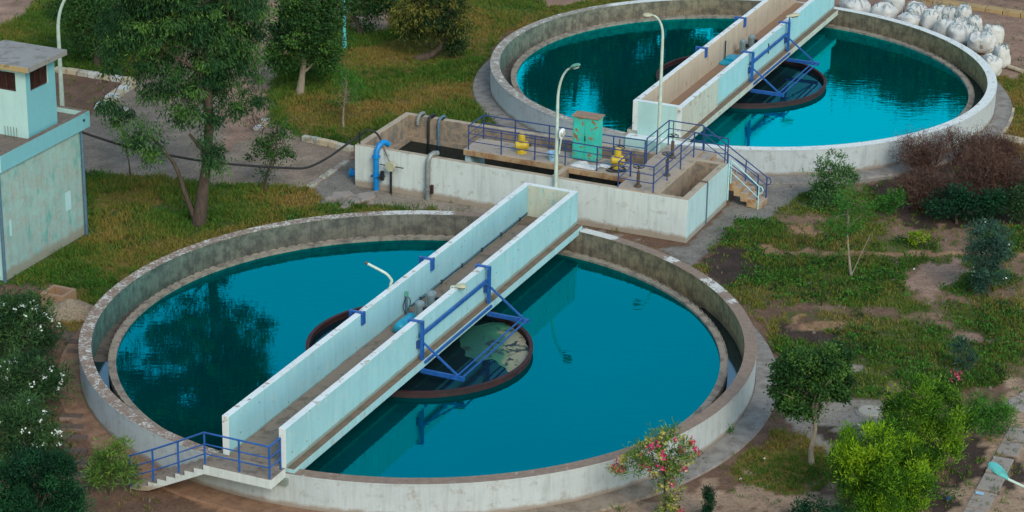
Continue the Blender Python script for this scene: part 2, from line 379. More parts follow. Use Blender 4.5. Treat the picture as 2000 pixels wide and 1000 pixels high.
# (polygon in photo pixels on the ground, albedo key, warp in px, soft in px)
ZONES = [
 ([(-900, -200), (1640, -200), (1640, 40), (1000, 60), (-900, 60)], 'dry', 0),
 ([(1020, -300), (3000, -300), (3000, 260), (1975, 230), (1940, 130), (1700, 60), (1400, -40), (1230, -8), (1120, 8), (1060, 18)], 'pink', 6),
 ([(-900, 400), (-900, 205), (165, 238), (190, 218), (262, 160), (330, 110), (500, -80), (760, -80), (700, 20), (640, 40), (560, 90), (522, 190), (525, 235), (590, 270), (690, 292), (690, 362), (600, 368), (420, 358), (165, 336)], 'asph', 5),
 ([(470, 60), (545, -60), (700, -60), (690, 30), (640, 45), (575, 90), (540, 165), (510, 250), (440, 300), (430, 200)], 'pink', 14),
 ([(-100, 20), (95, -40), (480, -40), (400, 60), (262, 100), (130, 128), (-100, 135)], 'lush', 8),
 ([(690, 25), (770, 5), (760, 60), (715, 65), (690, 70)], 'pink', 5),
 ([(-900, 140), (-900, -300), (520, -300), (470, 40), (420, 60), (330, 120), (262, 152), (130, 134), (-100, 140)], 'turf', 8),
 ([(-60, -40), (80, -40), (78, 0), (40, 35), (-60, 80)], 'pink', 4),
 ([(100, 146), (245, 163), (186, 210), (186, 222), (100, 215)], 'soil', 3),
 ([(525, 238), (520, 190), (560, 100), (640, 42), (700, 66), (770, 60), (780, -60), (1045, -60), (1062, 14), (1000, 50), (955, 100), (935, 150), (940, 190), (960, 212), (1000, 240), (900, 244), (790, 222), (700, 290), (690, 288), (590, 268)], 'turf', 7),
 ([(590, 110), (760, 85), (830, 40), (960, 30), (950, 100), (830, 140), (700, 150)], 'dry', 14),
 ([(760, 180), (930, 160), (955, 205), (830, 215), (760, 230)], 'dry', 12),
 ([(800, 212), (900, 190), (960, 205), (1005, 238), (940, 246), (860, 232)], 'lush', 5),
 ([(522, 235), (522, 190), (560, 120), (640, 150), (640, 185), (580, 210)], 'lush', 8),
 ([(540, 215), (680, 205), (760, 200), (700, 280), (600, 268)], 'dry', 12),
 ([(-200, 340), (165, 336), (420, 358), (600, 372), (650, 384), (690, 398), (780, 402), (930, 412), (900, 470), (300, 560), (150, 600), (110, 556), (10, 556), (-200, 600)], 'turf', 6),
 ([(150, 500), (400, 455), (700, 405), (760, 402), (900, 425), (250, 570)], 'dry', 10),
 ([(170, 380), (300, 370), (320, 400), (180, 410)], 'dry', 10),
 ([(540, 378), (665, 378), (650, 400), (560, 412)], 'dry', 8),
 ([(640, 378), (690, 362), (780, 372), (1030, 412), (1110, 440), (1340, 482), (1330, 520), (1100, 500), (930, 420), (690, 392)], 'conc', 6),
 ([(1000, 430), (1340, 482), (1335, 515), (1180, 470)], 'soil', 8),
 ([(610, 366), (692, 312), (735, 368), (700, 400), (640, 402), (625, 384)], 'grey', 4),
 ([(1360, 520), (1440, 432), (1500, 425), (1575, 372), (1730, 360), (3000, 300), (3000, 780), (1985, 770), (1900, 770), (1830, 760), (1660, 795), (1560, 780), (1530, 700), (1480, 620)], 'green', 9),
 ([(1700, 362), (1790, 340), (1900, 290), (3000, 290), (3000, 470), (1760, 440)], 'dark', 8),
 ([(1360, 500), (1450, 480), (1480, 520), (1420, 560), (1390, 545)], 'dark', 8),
 ([(1545, 438), (1600, 444), (1590, 462), (1540, 456)], 'orange', 6),
 ([(1540, 492), (1700, 494), (2100, 490), (2100, 498), (1700, 503), (1540, 500)], 'orange', 4),
 ([(1490, 480), (1590, 488), (1560, 505), (1480, 500)], 'orange', 6),
 ([(1780, 515), (1870, 508), (1890, 530), (1830, 590), (1790, 585), (1770, 550)], 'pink', 9),
 ([(1560, 622), (1640, 625), (1650, 640), (1590, 648), (1550, 640)], 'orange', 7),
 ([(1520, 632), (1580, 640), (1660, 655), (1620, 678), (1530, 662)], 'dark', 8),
 ([(1480, 600), (1560, 590), (1600, 612), (1540, 632), (1490, 640)], 'soil', 14),
 ([(1650, 708), (1690, 718), (1680, 730), (1645, 720)], 'conc', 4),
 ([(1865, 645), (1950, 658), (1940, 675), (1870, 662)], 'pink', 7),
 ([(1660, 600), (1760, 610), (1740, 625), (1650, 618)], 'soil', 12),
 ([(1530, 380), (1700, 372), (1730, 400), (1600, 410)], 'green', 5),
 ([(1343, 480), (1420, 404), (1470, 356), (1500, 344), (1730, 330), (1760, 345), (1575, 372), (1500, 428), (1440, 432), (1350, 522), (1290, 485)], 'grey', 3),
 ([(1500, 343), (1740, 328), (1750, 350), (1580, 366), (1500, 366)], 'conc', 4),
 ([(-900, 1400), (-900, 600), (100, 560), (165, 600), (200, 800), (300, 930), (600, 1010), (1100, 1010), (1480, 850), (1540, 780), (1660, 790), (1830, 770), (1990, 740), (3000, 700), (3000, 1500)], 'soil', 6),
 ([(60, 570), (170, 570), (190, 640), (130, 650)], 'dry', 8),
 ([(1530, 790), (1600, 768), (1720, 778), (1745, 830), (1650, 885), (1625, 892), (1560, 850)], 'conc', 5),
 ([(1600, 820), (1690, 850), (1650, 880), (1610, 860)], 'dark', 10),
 ([(1425, 925), (1520, 835), (1560, 850), (1625, 895), (1640, 930), (1610, 960), (1480, 960)], 'dry', 6),
 ([(1640, 770), (1830, 740), (1830, 770), (1700, 782)], 'green', 6),
 ([(1870, 900), (1990, 730), (3000, 690), (3000, 1500), (1840, 1500), (1850, 1000)], 'pale', 9),
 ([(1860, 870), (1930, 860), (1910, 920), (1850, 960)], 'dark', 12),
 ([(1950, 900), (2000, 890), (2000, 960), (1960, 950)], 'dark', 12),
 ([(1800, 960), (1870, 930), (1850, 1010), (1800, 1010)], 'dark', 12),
 ([(1060, 1010), (1350, 960), (1430, 940), (1600, 960), (1620, 1010)], 'pale', 16),
 ([(300, 940), (600, 985), (800, 1010), (420, 1010)], 'orange', 10),
 ([(1945, 150), (3000, 140), (3000, 300), (1985, 300), (1965, 220)], 'dry', 8),
]
def inpoly(px, py, poly):
    c = np.zeros(px.shape, bool); n = len(poly)
    for i in range(n):
        x1, y1 = poly[i]; x2, y2 = poly[(i+1) % n]
        if y1 == y2: continue
        k = ((y1 > py) != (y2 > py)) & (px < (x2-x1)*(py-y1)/(y2-y1)+x1); c ^= k
    return c
ZP = [[tuple(at(max(-3000, min(5000, a)), b)[:2]) if True else 0 for a, b in z[0]] for z in ZONES]
def zone_of(x, y):
    """index of the zone at each ground point (-1 = plain soil), with ragged edges"""
    out = np.full(x.shape, -1)
    wx = (fbm(x*1.7+3, y*1.7, 4)-.5); wy = (fbm(x*1.7+40, y*1.7+9, 4)-.5)
    for i, z in enumerate(ZONES):
        w = z[2]*.11
        out[inpoly(x+wx*w, y+wy*w*1.6, ZP[i])] = i
    return out
def axis(lo, hi, st, far):
    a = list(np.arange(lo, hi+st/2, st)); l = []; d = st
    p = hi
    while p < far: d *= 1.6; p += d; l.append(p)
    q = lo; d = st; k = []
    while q > -far: d *= 1.6; q -= d; k.append(q)
    return np.array(k[::-1]+a+l)
gx = axis(-26, 28, .16, 2500); gy = axis(56, 122, .2, 2500)
X, Y = np.meshgrid(gx, gy)
near = (X > -27) & (X < 29) & (Y > 55) & (Y < 123)
def built(x, y, pad=.3):
    r = (np.hypot(x-C1[0], y-C1[1]) < 11.5+pad) | (np.hypot(x-C2[0], y-C2[1]) < 11.5+pad)
    dx, dy = x-CH0[0], y-CH0[1]; a = dx*V[0]+dy*V[1]; b = dx*U[0]+dy*U[1]
    r |= (a > -pad) & (a < 13.4+pad) & (b > -pad) & (b < 4.4+pad)
    r |= (a > 11.8) & (a < 14.8) & (b > 4.0) & (b < 5.8)
    dx, dy = x-TW0[0], y-TW0[1]; a = dx*V[0]+dy*V[1]; b = dx*U[0]+dy*U[1]
    r |= (a > -6) & (a < .3) & (b > -5.3) & (b < .3)
    return r
Zh = (fbm(X*.5, Y*.5, 3)-.5)*.10+(fbm(X*2.2, Y*2.2, 3)-.5)*.05
Zh = np.where(near & ~built(X, Y, .2), Zh, 0.0); Zh = np.where(near, np.minimum(Zh, .05), 0)
zi = zone_of(X, Y)
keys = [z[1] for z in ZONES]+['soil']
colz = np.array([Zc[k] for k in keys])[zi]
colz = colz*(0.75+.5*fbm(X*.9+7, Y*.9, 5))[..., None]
# bare spots inside grass
bare = fbm(X*.55+11, Y*.55+3, 5)
isg = np.isin(np.array(keys)[zi], ['green'])
k = np.clip((bare-.54)/.12, 0, 1)[..., None]*isg[..., None]
colz = colz*(1-k)+np.array((.20, .125, .08))*k
ny, nx = X.shape
vs = np.stack([X, Y, Zh], -1).reshape(-1, 3)
idx = np.arange(nx*ny).reshape(ny, nx)
qd = np.stack([idx[:-1, :-1], idx[:-1, 1:], idx[1:, 1:], idx[1:, :-1]], -1).reshape(-1, 4)
def npmesh(name, v, q, cols=None, rnd=None):
    me = bpy.data.meshes.new(name); me.vertices.add(len(v)); me.vertices.foreach_set('co', v.astype(np.float32).ravel())
    k = q.shape[1]; me.loops.add(q.size); me.loops.foreach_set('vertex_index', q.astype(np.int32).ravel())
    me.polygons.add(len(q)); me.polygons.foreach_set('loop_start', np.arange(0, q.size, k, dtype=np.int32))
    try: me.polygons.foreach_set('loop_total', np.full(len(q), k, dtype=np.int32))
    except Exception: pass
    if cols is not None:
        a = me.attributes.new('zc', 'FLOAT_COLOR', 'POINT'); c4 = np.ones((len(v), 4), np.float32); c4[:, :3] = cols; a.data.foreach_set('color', c4.ravel())
    if rnd is not None:
        a = me.attributes.new('rnd', 'FLOAT', 'POINT'); a.data.foreach_set('value', rnd.astype(np.float32))
    me.update(calc_edges=True); me.validate(); return me
gm = npmesh('ground', vs, qd, colz.reshape(-1, 3))
gm.polygons.foreach_set('use_smooth', [True]*len(gm.polygons))
m, n, b = nodes('ground_soil'); co_ = mapped(n)
c = attr(n, 'zc').outputs['Color']
c = mix(n, 1., c, ramp(n, noise(n, co_, 1.3, 8, .65), [(.25, .62), (.5, 1.), (.75, 1.35)]), 'MULTIPLY')
c = mix(n, 1., c, ramp(n, noise(n, co_, 9, 6, .75), [(.3, .62), (.5, 1.), (.7, 1.4)]), 'MULTIPLY')
pb = ramp(n, noise(n, co_, 26, 3, .8), [(.66, 0.), (.72, 1.)]); c = mix(n, .0, c, c)
c = mix(n, pb, c, mix(n, .5, c, (.34, .28, .22)))
n.links.new(c, b.inputs['Base Color']); setin(b, Roughness=.95); b.inputs['Specular IOR Level'].default_value = .2
bump(n, b, mix(n, .5, noise(n, co_, 5, 8, .7), noise(n, co_, 30, 4, .7)), .7, .06)
gm.materials.append(m); go = bpy.data.objects.new('ground', gm); COL.objects.link(go); tag(go, kind='structure')
# ------------------------------------------------------------------ the two round tanks
def hue_in(t, which):
    """stain colour of the inner wall by compass angle (0 = +X)"""
    d = math.degrees(t) % 360
    stops = ([(0, (1.25, 1.08, .62)), (30, (1.2, 1.0, .60)), (60, (.85, .8, .72)), (100, (.66, .68, .66)), (130, (.62, .74, .70)), (160, (.38, .80, .80)), (185, (.28, .78, .80)), (215, (.7, .8, .75)), (300, (1.1, 1., .8)), (360, (1.25, 1.08, .62))]
             if which == 1 else
             [(0, (1.35, 1.15, .62)), (35, (1.1, .95, .65)), (60, (.75, .7, .62)), (95, (.95, .85, .66)), (130, (.95, .95, .85)), (170, (.6, 1.0, .95)), (200, (.5, .95, .95)), (230, (.9, .9, .8)), (360, (1.35, 1.15, .62))])
    for (a, c), (b_, d_) in zip(stops, stops[1:]):
        if a <= d <= b_:
            k = (d-a)/(b_-a); return tuple(c[i]*(1-k)+d_[i]*k for i in range(3))
def rim_mat(name, white, brown, thr, useattr=True):
    m, n, b = nodes(name); co = mapped(n)
    a = attr(n, 'paint').outputs['Fac']
    f = mix(n, .55, noise(n, co, 3.0, 10, .8), noise(n, co, 11, 6, .8)); s = N(n, 'ShaderNodeMath', operation='ADD'); n.links.new(f, s.inputs[0]); n.links.new(a, s.inputs[1])
    msk = ramp(n, s.outputs[0], [(thr, 0.), (thr+.04, 1.)])
    w = ramp(n, noise(n, co, 8, 6), [(.3, tuple(x*.85 for x in white)), (.7, white)])
    g = ramp(n, noise(n, co, 6, 8, .7), [(.3, tuple(x*.62 for x in brown)), (.7, brown)])
    n.links.new(mix(n, msk, g, w), b.inputs['Base Color']); setin(b, Roughness=.9); bump(n, b, noise(n, co, 18, 6, .7), .5, .02); return m
MT['rim1'] = rim_mat('worn_brown_rim', (.62, .62, .56), (.29, .205, .15), .75)
MT['rim2'] = rim_mat('worn_white_rim', (.70, .74, .70), (.34, .30, .24), .75)
def ring(name, c, r0, r1, z0, z1, mats, parent, n=256, tint=None, paint=None, z1in=None):
    """solid annulus; mats = [outer, top, inner]"""
    mb = MB(); mb.lathe((c[0], c[1], 0), [(r1, z0), (r1, z1), (r0, z1), (r0, z0)], n, mi=[0, 1, 2, 1], close=True)
    o = mb.build(name, mats, parent)
    me = o.data; ang = np.repeat(np.arange(n)*2*math.pi/n, 4)
    if tint:
        a = me.attributes.new('tint', 'FLOAT_COLOR', 'POINT'); a.data.foreach_set('color', np.array([(*hue_in(t, tint), 1) for t in ang], np.float32).ravel())
    a = me.attributes.new('paint', 'FLOAT', 'POINT'); a.data.foreach_set('value', np.array([paint(t) if paint else 0 for t in ang], np.float32))
    # smooth shading round the ring, kept sharp at the corners
    me.polygons.foreach_set('use_smooth', [True]*len(me.polygons)); me.set_sharp_from_angle(angle=math.radians(40))
    return o
def ang_px(px, py, c):
    q = at(px, py, 1.12); return math.atan2(q[1]-c[1], q[0]-c[0])
P1 = [(ang_px(1325, 514, C1), ang_px(1300, 500, C1), .29), (ang_px(1415, 570, C1), ang_px(1380, 543, C1), .29), (ang_px(1440, 592, C1), ang_px(1423, 580, C1), .25), (ang_px(1207, 462, C1), ang_px(1135, 446, C1), .40)]
def paint1(t):
    d = math.degrees(t) % 360
    for a, b_, k in P1:
        if min(a, b_) <= t <= max(a, b_): return k
    if 86 < d < 100: return .30
    if 100 <= d < 130: return .25
    if 130 <= d < 205: return .235
    if 205 <= d < 245: return .225
    return .15 if 300 < d or d < 50 else .17
def paint2(t):
    d = math.degrees(t) % 360
    return .33 if (d < 120 or d > 240) else .22
def settling_tank(C, which, label):
    t = empty('settling_tank', (C[0], C[1], 0), label, 'water tank', 'round settling tanks')
    n = 288
    ring('wall', C, 10.33, 10.70, 0, 1.06, [MT['tank_out'], MT['rim1'], MT['tank_in']], t, n, tint=which)
    ring('rim', C, 10.315, 10.712, 1.0605, 1.12, [MT['tank_out'], MT['rim%d' % which], MT['tank_in']], t, n, tint=which, paint=paint1 if which == 1 else paint2)
    ring('weir_wall', C, 9.58, 9.80, .02, .50, [MT['weir'], MT['weir'], MT['weir']], t, n)
    # scalloped weir plate bolted to the outside of the weir wall
    mb = MB(); K = 170; sub = 6
    for i in range(K*sub):
        a = 2*math.pi*i/(K*sub); a2 = 2*math.pi*(i+1)/(K*sub)
        h = [.485+.055*math.sqrt(abs(math.sin(math.pi*((i+q) % sub)/sub)))*(1 if (i+q) % sub else 0) for q in (0, 1)]
        vs = []
        for (aa, hh) in ((a, h[0]), (a2, h[1])):
            for rr in (9.805, 9.825): vs += [(C[0]+rr*math.cos(aa), C[1]+rr*math.sin(aa), .38), (C[0]+rr*math.cos(aa), C[1]+rr*math.sin(aa), hh)]
        mb.add(vs, [(2, 6, 7, 3), (0, 1, 5, 4), (1, 3, 7, 5)])
    mb.build('weir_plate', MT['weir'], t)
    mb = MB(); mb.lathe((C[0], C[1], 0), [(9.8, .16), (10.33, .16)], n); mb.build('channel_floor', MT['channel'], t)
    mb = MB(); mb.lathe((C[0], C[1], 0), [(10.715, .0), (10.715, .095), (11.42, .07), (11.47, -.02)], n); ap = mb.build('apron', MT['apron'], t)
    aa = np.repeat(np.arange(n)*360/n, 4); tn = np.array([((1.0, .62, .42) if (which == 1 and 165 < d < 285) else (1.05, .90, .74) if (which == 1 and 285 <= d < 310) else (.98, .99, 1.0)) for d in aa]); at_ = ap.data.attributes.new('tint', 'FLOAT_COLOR', 'POINT'); at_.data.foreach_set('color', np.concatenate([tn, np.ones((len(aa), 1))], 1).astype(np.float32).ravel())
    # water
    mb = MB(); mb.add([(C[0]+9.585*math.cos(i*2*math.pi/n), C[1]+9.585*math.sin(i*2*math.pi/n), .42) for i in range(n)], [tuple(range(n))])
    mb.build('water', MT['water%d' % which], None, (C[0], C[1], .42), kind='structure')
    mb = MB(); mb.lathe((C[0], C[1], 0), [(9.8, .215), (10.33, .215)], n, a0=math.radians(185), a1=math.radians(385))
    mb.build('channel_water', MT['waterc'], None, (C[0], C[1], .2), kind='structure')
    # centre feed ring
    f = empty('feed_ring', (C[0], C[1], .4), 'oxide red steel ring standing in the water under the bridge of the %s tank' % ('near' if which == 1 else 'far'), 'steel ring', 'steel rings at the tank centres')
    mb = MB(); mb.lathe((C[0], C[1], 0), [(3.60, .36), (3.60, .60), (3.54, .60), (3.54, .36)], 128, close=True); mb.build('ring_plate', MT['red'], f, smooth=True)
    mb = MB(); mb.lathe((C[0], C[1], 0), [(3.63, .59), (3.63, .625), (3.51, .625), (3.51, .59)], 128, close=True); mb.build('top_flange', MT['red'], f, smooth=True)
    mb = MB(); mb.add([(C[0]+3.53*math.cos(i*2*math.pi/96), C[1]+3.53*math.sin(i*2*math.pi/96), .43) for i in range(96)], [tuple(range(96))])
    mb.build('feed_water', MT['waterf'], None, (C[0], C[1], .43), kind='structure')
    return t
settling_tank(C1, 1, 'near round concrete tank with worn brown rim and deep teal water')
settling_tank(C2, 2, 'far round concrete tank with bright white rim and turquoise water')
# floating scum inside the near ring
sp = [(898, 668), (905, 648), (925, 636), (960, 630), (995, 634), (1020, 652), (1034, 680), (1030, 700), (1012, 722), (996, 738), (985, 716), (962, 700), (935, 706), (908, 694)]
mb = MB(); pts = []
for i in range(len(sp)):
    p, q = np.array(sp[i]), np.array(sp[(i+1) % len(sp)])
    for k in range(6):
        w = p+(q-p)*k/6; g = at(w[0], w[1], .437); d = g[:2]-C1
        g[:2] += (vn(g[0]*3, g[1]*3)-.5)*.18
        r = np.hypot(*(g[:2]-C1))
        if r > 3.5: g[:2] = C1+(g[:2]-C1)*3.5/r
        pts.append(g)
mb.prism(pts, .4345, .440); mb.build('scum', MT['scum'], None, pts[0], label='green and beige scum floating in the red ring of the near tank', cat='scum', kind='stuff')

# ------------------------------------------------------------------ footbridges
def bridge(g, which, s0, s1, wall_end, label):
    t = empty('footbridge', g(0, 0, 1.0), label, 'footbridge', 'concrete footbridges over the tanks')
    M3 = [MT['bridge'], MT['bridge_top'], MT['bridge'] if which == 1 else MT['bridge_in2']]
    out_old = MT['bridge_old']
    mats = M3+[out_old]
    # left parapet (a negative)
    MB().box(g, -1.02, -.80, s0, s1, 1.24, 2.47, 0, ms=[1, 2, 1, 0], mt=1).build('parapet', mats, t, bevel=.012)
    # right parapet
    MB().box(g, .80, 1.02, s0, s1, 1.24, 2.47, 0, ms=[1, 0, 1, 2], mt=1).build('parapet', mats, t, bevel=.012)
    MB().box(g, -.80, .80, s0 if which == 1 else s0+.23, s1 if which == 2 else s1-.23, 1.0, 1.30, 0, ms=[0]*4, mt=0).build('deck', [MT['deck'] if which == 1 else MT['deck2']], t)
    # slab carrying both parapets, with a dirty ledge on each side
    MB().box(g, -1.24, 1.24, s0+.05, s1-.05, .98, 1.237, 0, ms=[0, 0, 0, 0], mt=1).build('slab', [MT['bridge_slab'] if which == 1 else MT['bridge_old'], MT['ledge']], t, bevel=.01)
    MB().box(g, -.75, .75, s0+.3, s1-.3, .80, .979, 0).build('beam', MT['bridge_old'], t)
    if wall_end > 0:
        MB().box(g, -.80, .80, s1-.23, s1, 1.24, 2.47, 0, ms=[2, 0, 0, 0], mt=1).build('end_wall', [MT['bridge'], MT['bridge_top'], MT['endwall']], t)
    else:
        MB().box(g, -.80, .80, s0, s0+.22, 1.0, 2.47, 0, ms=[0, 0, 1, 0], mt=1).build('end_wall', [MT['mint'], MT['bridge_top'], MT['bridge_in2']], t)
    return t
B1s = (-10.62, 10.62); B2s = (-10.22, 9.95)
br1 = bridge(b1, 1, *B1s, 1, 'near footbridge with pale blue parapets, open at the stair end')
br2 = bridge(b2, 2, *B2s, -1, 'far footbridge with cream stained inner faces and closed white near end')
# fresh paint panel + weathered panel on the far bridge's right parapet; whitish dried deposits on both ledges
MB().box(b2, 1.021, 1.030, B2s[0]+.01, -6.0, 1.25, 2.455, 0).build('weathered_panel', MT['bridge_old'], br2)
MB().box(b1, -.795, .795, 10.385-.9, 10.385, 1.302, 1.312).build('rubble', MT['ledge'], br1)
# pier below the far bridge's near end, with a haunch on the rim
MB().box(b2, -1.10, 1.03, -10.74, -10.23, .0, 1.128, 0, mt=1).build('pier', [MT['mint'], MT['bridge_top']], br2, bevel=.02)
MB().box(b1, -1.1, 1.1, 10.45, 10.74, .98-.2, .978, 0).build('bearing', MT['bridge'], br1)
MB().box(b1, -1.1, 1.1, -10.76, -10.45, .98-.2, .978, 0).build('bearing', MT['bridge'], br1)
# conduit along the foot of the near bridge's left parapet, and the wall mounted conduit with its cable loops
cp = empty('conduit_pipe', b1(-.76, 1, 1.3), 'thin grey conduit running along the foot of the left parapet on the near bridge', 'conduit')
MB().tube([b1(-.765, s, 1.47) for s in np.linspace(.9, 10.3, 12)], .022, 6).build('pipe', MT['bluegrey'], cp)
MB().tube([b1(-.765, s, 1.41+.012*math.sin(s*2)) for s in np.linspace(1.0, 10.3, 30)], .014, 5).build('cable', MT['black'], cp)
for k in range(6): MB().box(b1, -.795, -.735, 1.6+k*1.6, 1.64+k*1.6, 1.38, 1.51).build('clip', MT['dark'], cp)
sw = empty('switch_post', b1(-.74, .55, 1.3), 'small grey switch post with looped cables against the left parapet beside the motors', 'switch')
MB().tube([b1(-.74, .55, 1.3), b1(-.74, .55, 1.95)], .045, 8).build('post', MT['bluegrey'], sw)
MB().box(b1, -.79, -.69, .50, .60, 1.95, 2.10).build('switch_box', MT['lampgreen'], sw)
for sgn in (-1, 1):
    MB().tube([b1(-.73, .55+sgn*.28*math.sin(k*math.pi/8)*(1 if sgn > 0 else .9), 1.95-.6*k/8) for k in range(9)], .014, 5).build('cable', MT['black'], sw)
# drives
def gear_motor(g, a, s, sc, label, grp):
    t = empty('gear_motor', g(a, s, 1.30), label, 'motor', grp)
    c = g(a, s, 1.30)
    MB().lathe(c, [(0, 0), (.24*sc, 0), (.24*sc, .05), (.15*sc, .08), (.15*sc, .22), (.19*sc, .25), (.19*sc, .29), (0, .29)], 18).build('flange', MT['motor'], t)
    MB().lathe(c, [(0, .29), (.15*sc, .29), (.15*sc, .62), (0, .62)], 18).build('motor_body', MT['motor'], t, smooth=True)
    for k in range(12):
        an = k*math.pi/6; MB().bar((c[0]+.15*sc*math.cos(an), c[1]+.15*sc*math.sin(an), 1.62), (c[0]+.15*sc*math.cos(an), c[1]+.15*sc*math.sin(an), 1.89), .012, .05, up=(math.cos(an), math.sin(an), 0)).build('cooling_fin', MT['motor'], t)
    MB().lathe(c, [(0, .74), (.08*sc, .73), (.155*sc, .68), (.165*sc, .62), (.15*sc, .615)], 18).build('fan_cap', MT['motor'], t, smooth=True)
    MB().box(g, a+.14*sc, a+.26*sc, s-.06, s+.06, 1.70, 1.84).build('terminal_box', MT['dark'], t)
    return t
def gearbox(g, a, s, label, flatb=False):
    t = empty('gearbox', g(a, s, 1.30), label, 'gearbox', 'teal gearboxes on the footbridges')
    if flatb:
        MB().box(g, a-.35, a+.42, s-.6, s+.75, 1.303, 1.40).build('base_plate', MT['gear'], t, bevel=.02)
        MB().box(g, a-.25, a+.32, s-.15, s+.5, 1.40, 1.50).build('housing', MT['gear'], t, bevel=.03)
    else:
        mb = MB(); c0, c1 = g(a+.02, s-.62, 1.50), g(a+.02, s+.42, 1.50)
        mb.tube([c0, g(a+.02, s-.58, 1.5), g(a+.02, s-.5, 1.5), g(a+.02, s+.35, 1.5), c1], [.10, .17, .20, .20, .15], 16); mb.build('housing', MT['gear'], t, smooth=True)
        MB().box(g, a-.26, a+.30, s-.45, s+.85, 1.303, 1.36).build('base_plate', MT['gear'], t, bevel=.015)
        MB().box(g, a-.18, a+.2, s+.35, s+.9, 1.36, 1.48).build('bearing_block', MT['gear'], t, bevel=.02)
    return t
gearbox(b1, -.28, -.42, 'teal rounded gearbox lying on the near footbridge deck')
gear_motor(b1, -.10, .22, .95, 'nearer grey motor on the near footbridge, just past the teal gearbox', 'grey motors on the footbridges')
gear_motor(b1, -.12, 1.10, 1.1, 'farther grey motor on the near footbridge, up the deck from the gearbox', 'grey motors on the footbridges')
gearbox(b2, -.42, -.15, 'flat teal gearbox plate on the far footbridge deck', True)
gear_motor(b2, -.30, .95, .9, 'nearer grey motor on the far footbridge, beside the teal plate', 'grey motors on the footbridges')
gear_motor(b2, -.18, 1.75, .95, 'farther dark grey motor on the far footbridge, behind the other one', 'grey motors on the footbridges')
mb = MB(); mb.tube([b2(-.72, -.15, 1.3), b2(-.72, -.15, 2.2)], .03, 6).build('standpipe', MT['dark'], None, b2(-.72, -.15, 1.3), label='thin dark standpipe against the inner left parapet of the far footbridge', cat='pipe')
MB().tube([b2(-.7, -.15, 1.33), b2(-.4, -.3, 1.33), b2(-.1, .1, 1.44), b2(.2, .5, 1.44), b2(.25, .75, 1.5)], .018, 6).build('motor_cable', MT['black'], None, b2(-.7, -.15, 1.33), label='black cable from the standpipe to the motor on the far footbridge', cat='cable')
# blue steel scum frames hung over the parapets
def hang_frame(g, sgn, label, posts=(-2.25, 2.72)):
    t = empty('hanging_frame', g(1.18*sgn, 0, .9), label, 'steel frame', 'blue frames hung on the parapets')
    bl = MT['blue']
    for s in posts:
        p = MB().box(g, 1.13*sgn, 1.23*sgn, s-.06, s+.06, .80, 2.53) if sgn > 0 else MB().box(g, -1.23, -1.13, s-.06, s+.06, .80, 2.53)
        p.build('post', bl, t, bevel=.008)
        a0, a1 = (.74, 1.13) if sgn > 0 else (-1.13, -.74)
        MB().box(g, a0, a1, s-.05, s+.05, 2.475, 2.525).build('hook_arm', bl, t)
        a0, a1 = (.73, .795) if sgn > 0 else (-.795, -.73)
        MB().box(g, a0, a1, s-.10, s+.10, 2.12, 2.53).build('hook_plate', bl, t)
        a0, a1 = (1.022, 1.13) if sgn > 0 else (-1.13, -1.022)
        MB().box(g, a0, a1, s-.1, s+.02, 1.62, 1.86).build('wall_pad', MT['navy'], t)
        MB().bar(g(1.2*sgn, s, .86), g(2.62*sgn, s, .86), .10, .13).build('lower_beam', bl, t)
        MB().bar(g(1.24*sgn, s, 1.80), g(2.40*sgn, s, .93), .055, .055).build('strut', bl, t)
    a, c = posts
    MB().bar(g(1.10*sgn, a, 2.0), g(1.10*sgn, c, 2.0), .07, .11).build('upper_rail', bl, t)
    MB().bar(g(1.285*sgn, a, 1.16), g(1.285*sgn, c, 1.16), .06, .07).build('lower_rail', bl, t)
    for o_ in (2.40, 2.60): MB().bar(g(o_*sgn, a, .945), g(o_*sgn, c, .945), .04, .04).build('outer_rail', bl, t)
    return t
hang_frame(b1, 1, 'blue steel frame hung over the right parapet of the near footbridge')
hang_frame(b1, -1, 'blue steel frame hung over the left parapet of the near footbridge, mostly hidden', (-2.42, 2.52))
hang_frame(b2, 1, 'blue steel frame hung over the right parapet of the far footbridge', (-2.2, 2.62))
hang_frame(b2, -1, 'blue steel frame hung over the left parapet of the far footbridge, mostly hidden', (-2.5, 2.45))
# ------------------------------------------------------------------ distribution chamber
dc = empty('chamber', ch(0, 0, 0), 'long white open concrete chamber between the two tanks', 'concrete chamber')
CM = [MT['cham_out'], MT['cham_blue'], MT['cham_in'], MT['cham_top']]
ZT = 1.65
MB().box(ch, 0, 13.4, 0, .25, 0, ZT, 0, ms=[0, 1, 2, 0], mt=3).build('front_wall', CM, dc, bevel=.01)
MB().box(ch, 0, .26, .25, 4.13, 0, ZT, 0, ms=[2, 2, 2, 0], mt=3).build('left_wall', CM, dc, bevel=.01)
MB().box(ch, 0, 13.4, 4.13, 4.38, 0, ZT, 0, ms=[2, 1, 0, 0], mt=3).build('back_wall', CM, dc, bevel=.01)
MB().box(ch, 13.12, 13.4, .25, 4.13, 0, ZT, 0, ms=[2, 1, 2, 2], mt=3).build('right_wall', CM, dc, bevel=.01)
MB().box(ch, 12.02, 12.26, .25, 4.13, .1, ZT+.002, 2, mt=3).build('partition', CM, dc)
MB().box(ch, 10.45, 10.69, .25, 4.13, .1, 1.44, 2, mt=3).build('partition', CM, dc)
MB().box(ch, 3.92, 4.14, 1.47, 2.78, .1, 1.44, 1).build('support_pier', CM, dc)
MB().box(ch, 8.0, 8.22, .25, 1.35, .1, ZT-.01, 2, mt=3).build('cross_wall', CM, dc)
MB().box(ch, .26, 13.12, 4.0, 4.128, .1, .80, 2, mt=2).build('inner_ledge', CM, dc)
MB().box(ch, .26, .40, .25, 4.0, .1, .80, 2, mt=2).build('inner_ledge', CM, dc)
SL = [MT['slab_edge'], MT['slab']]
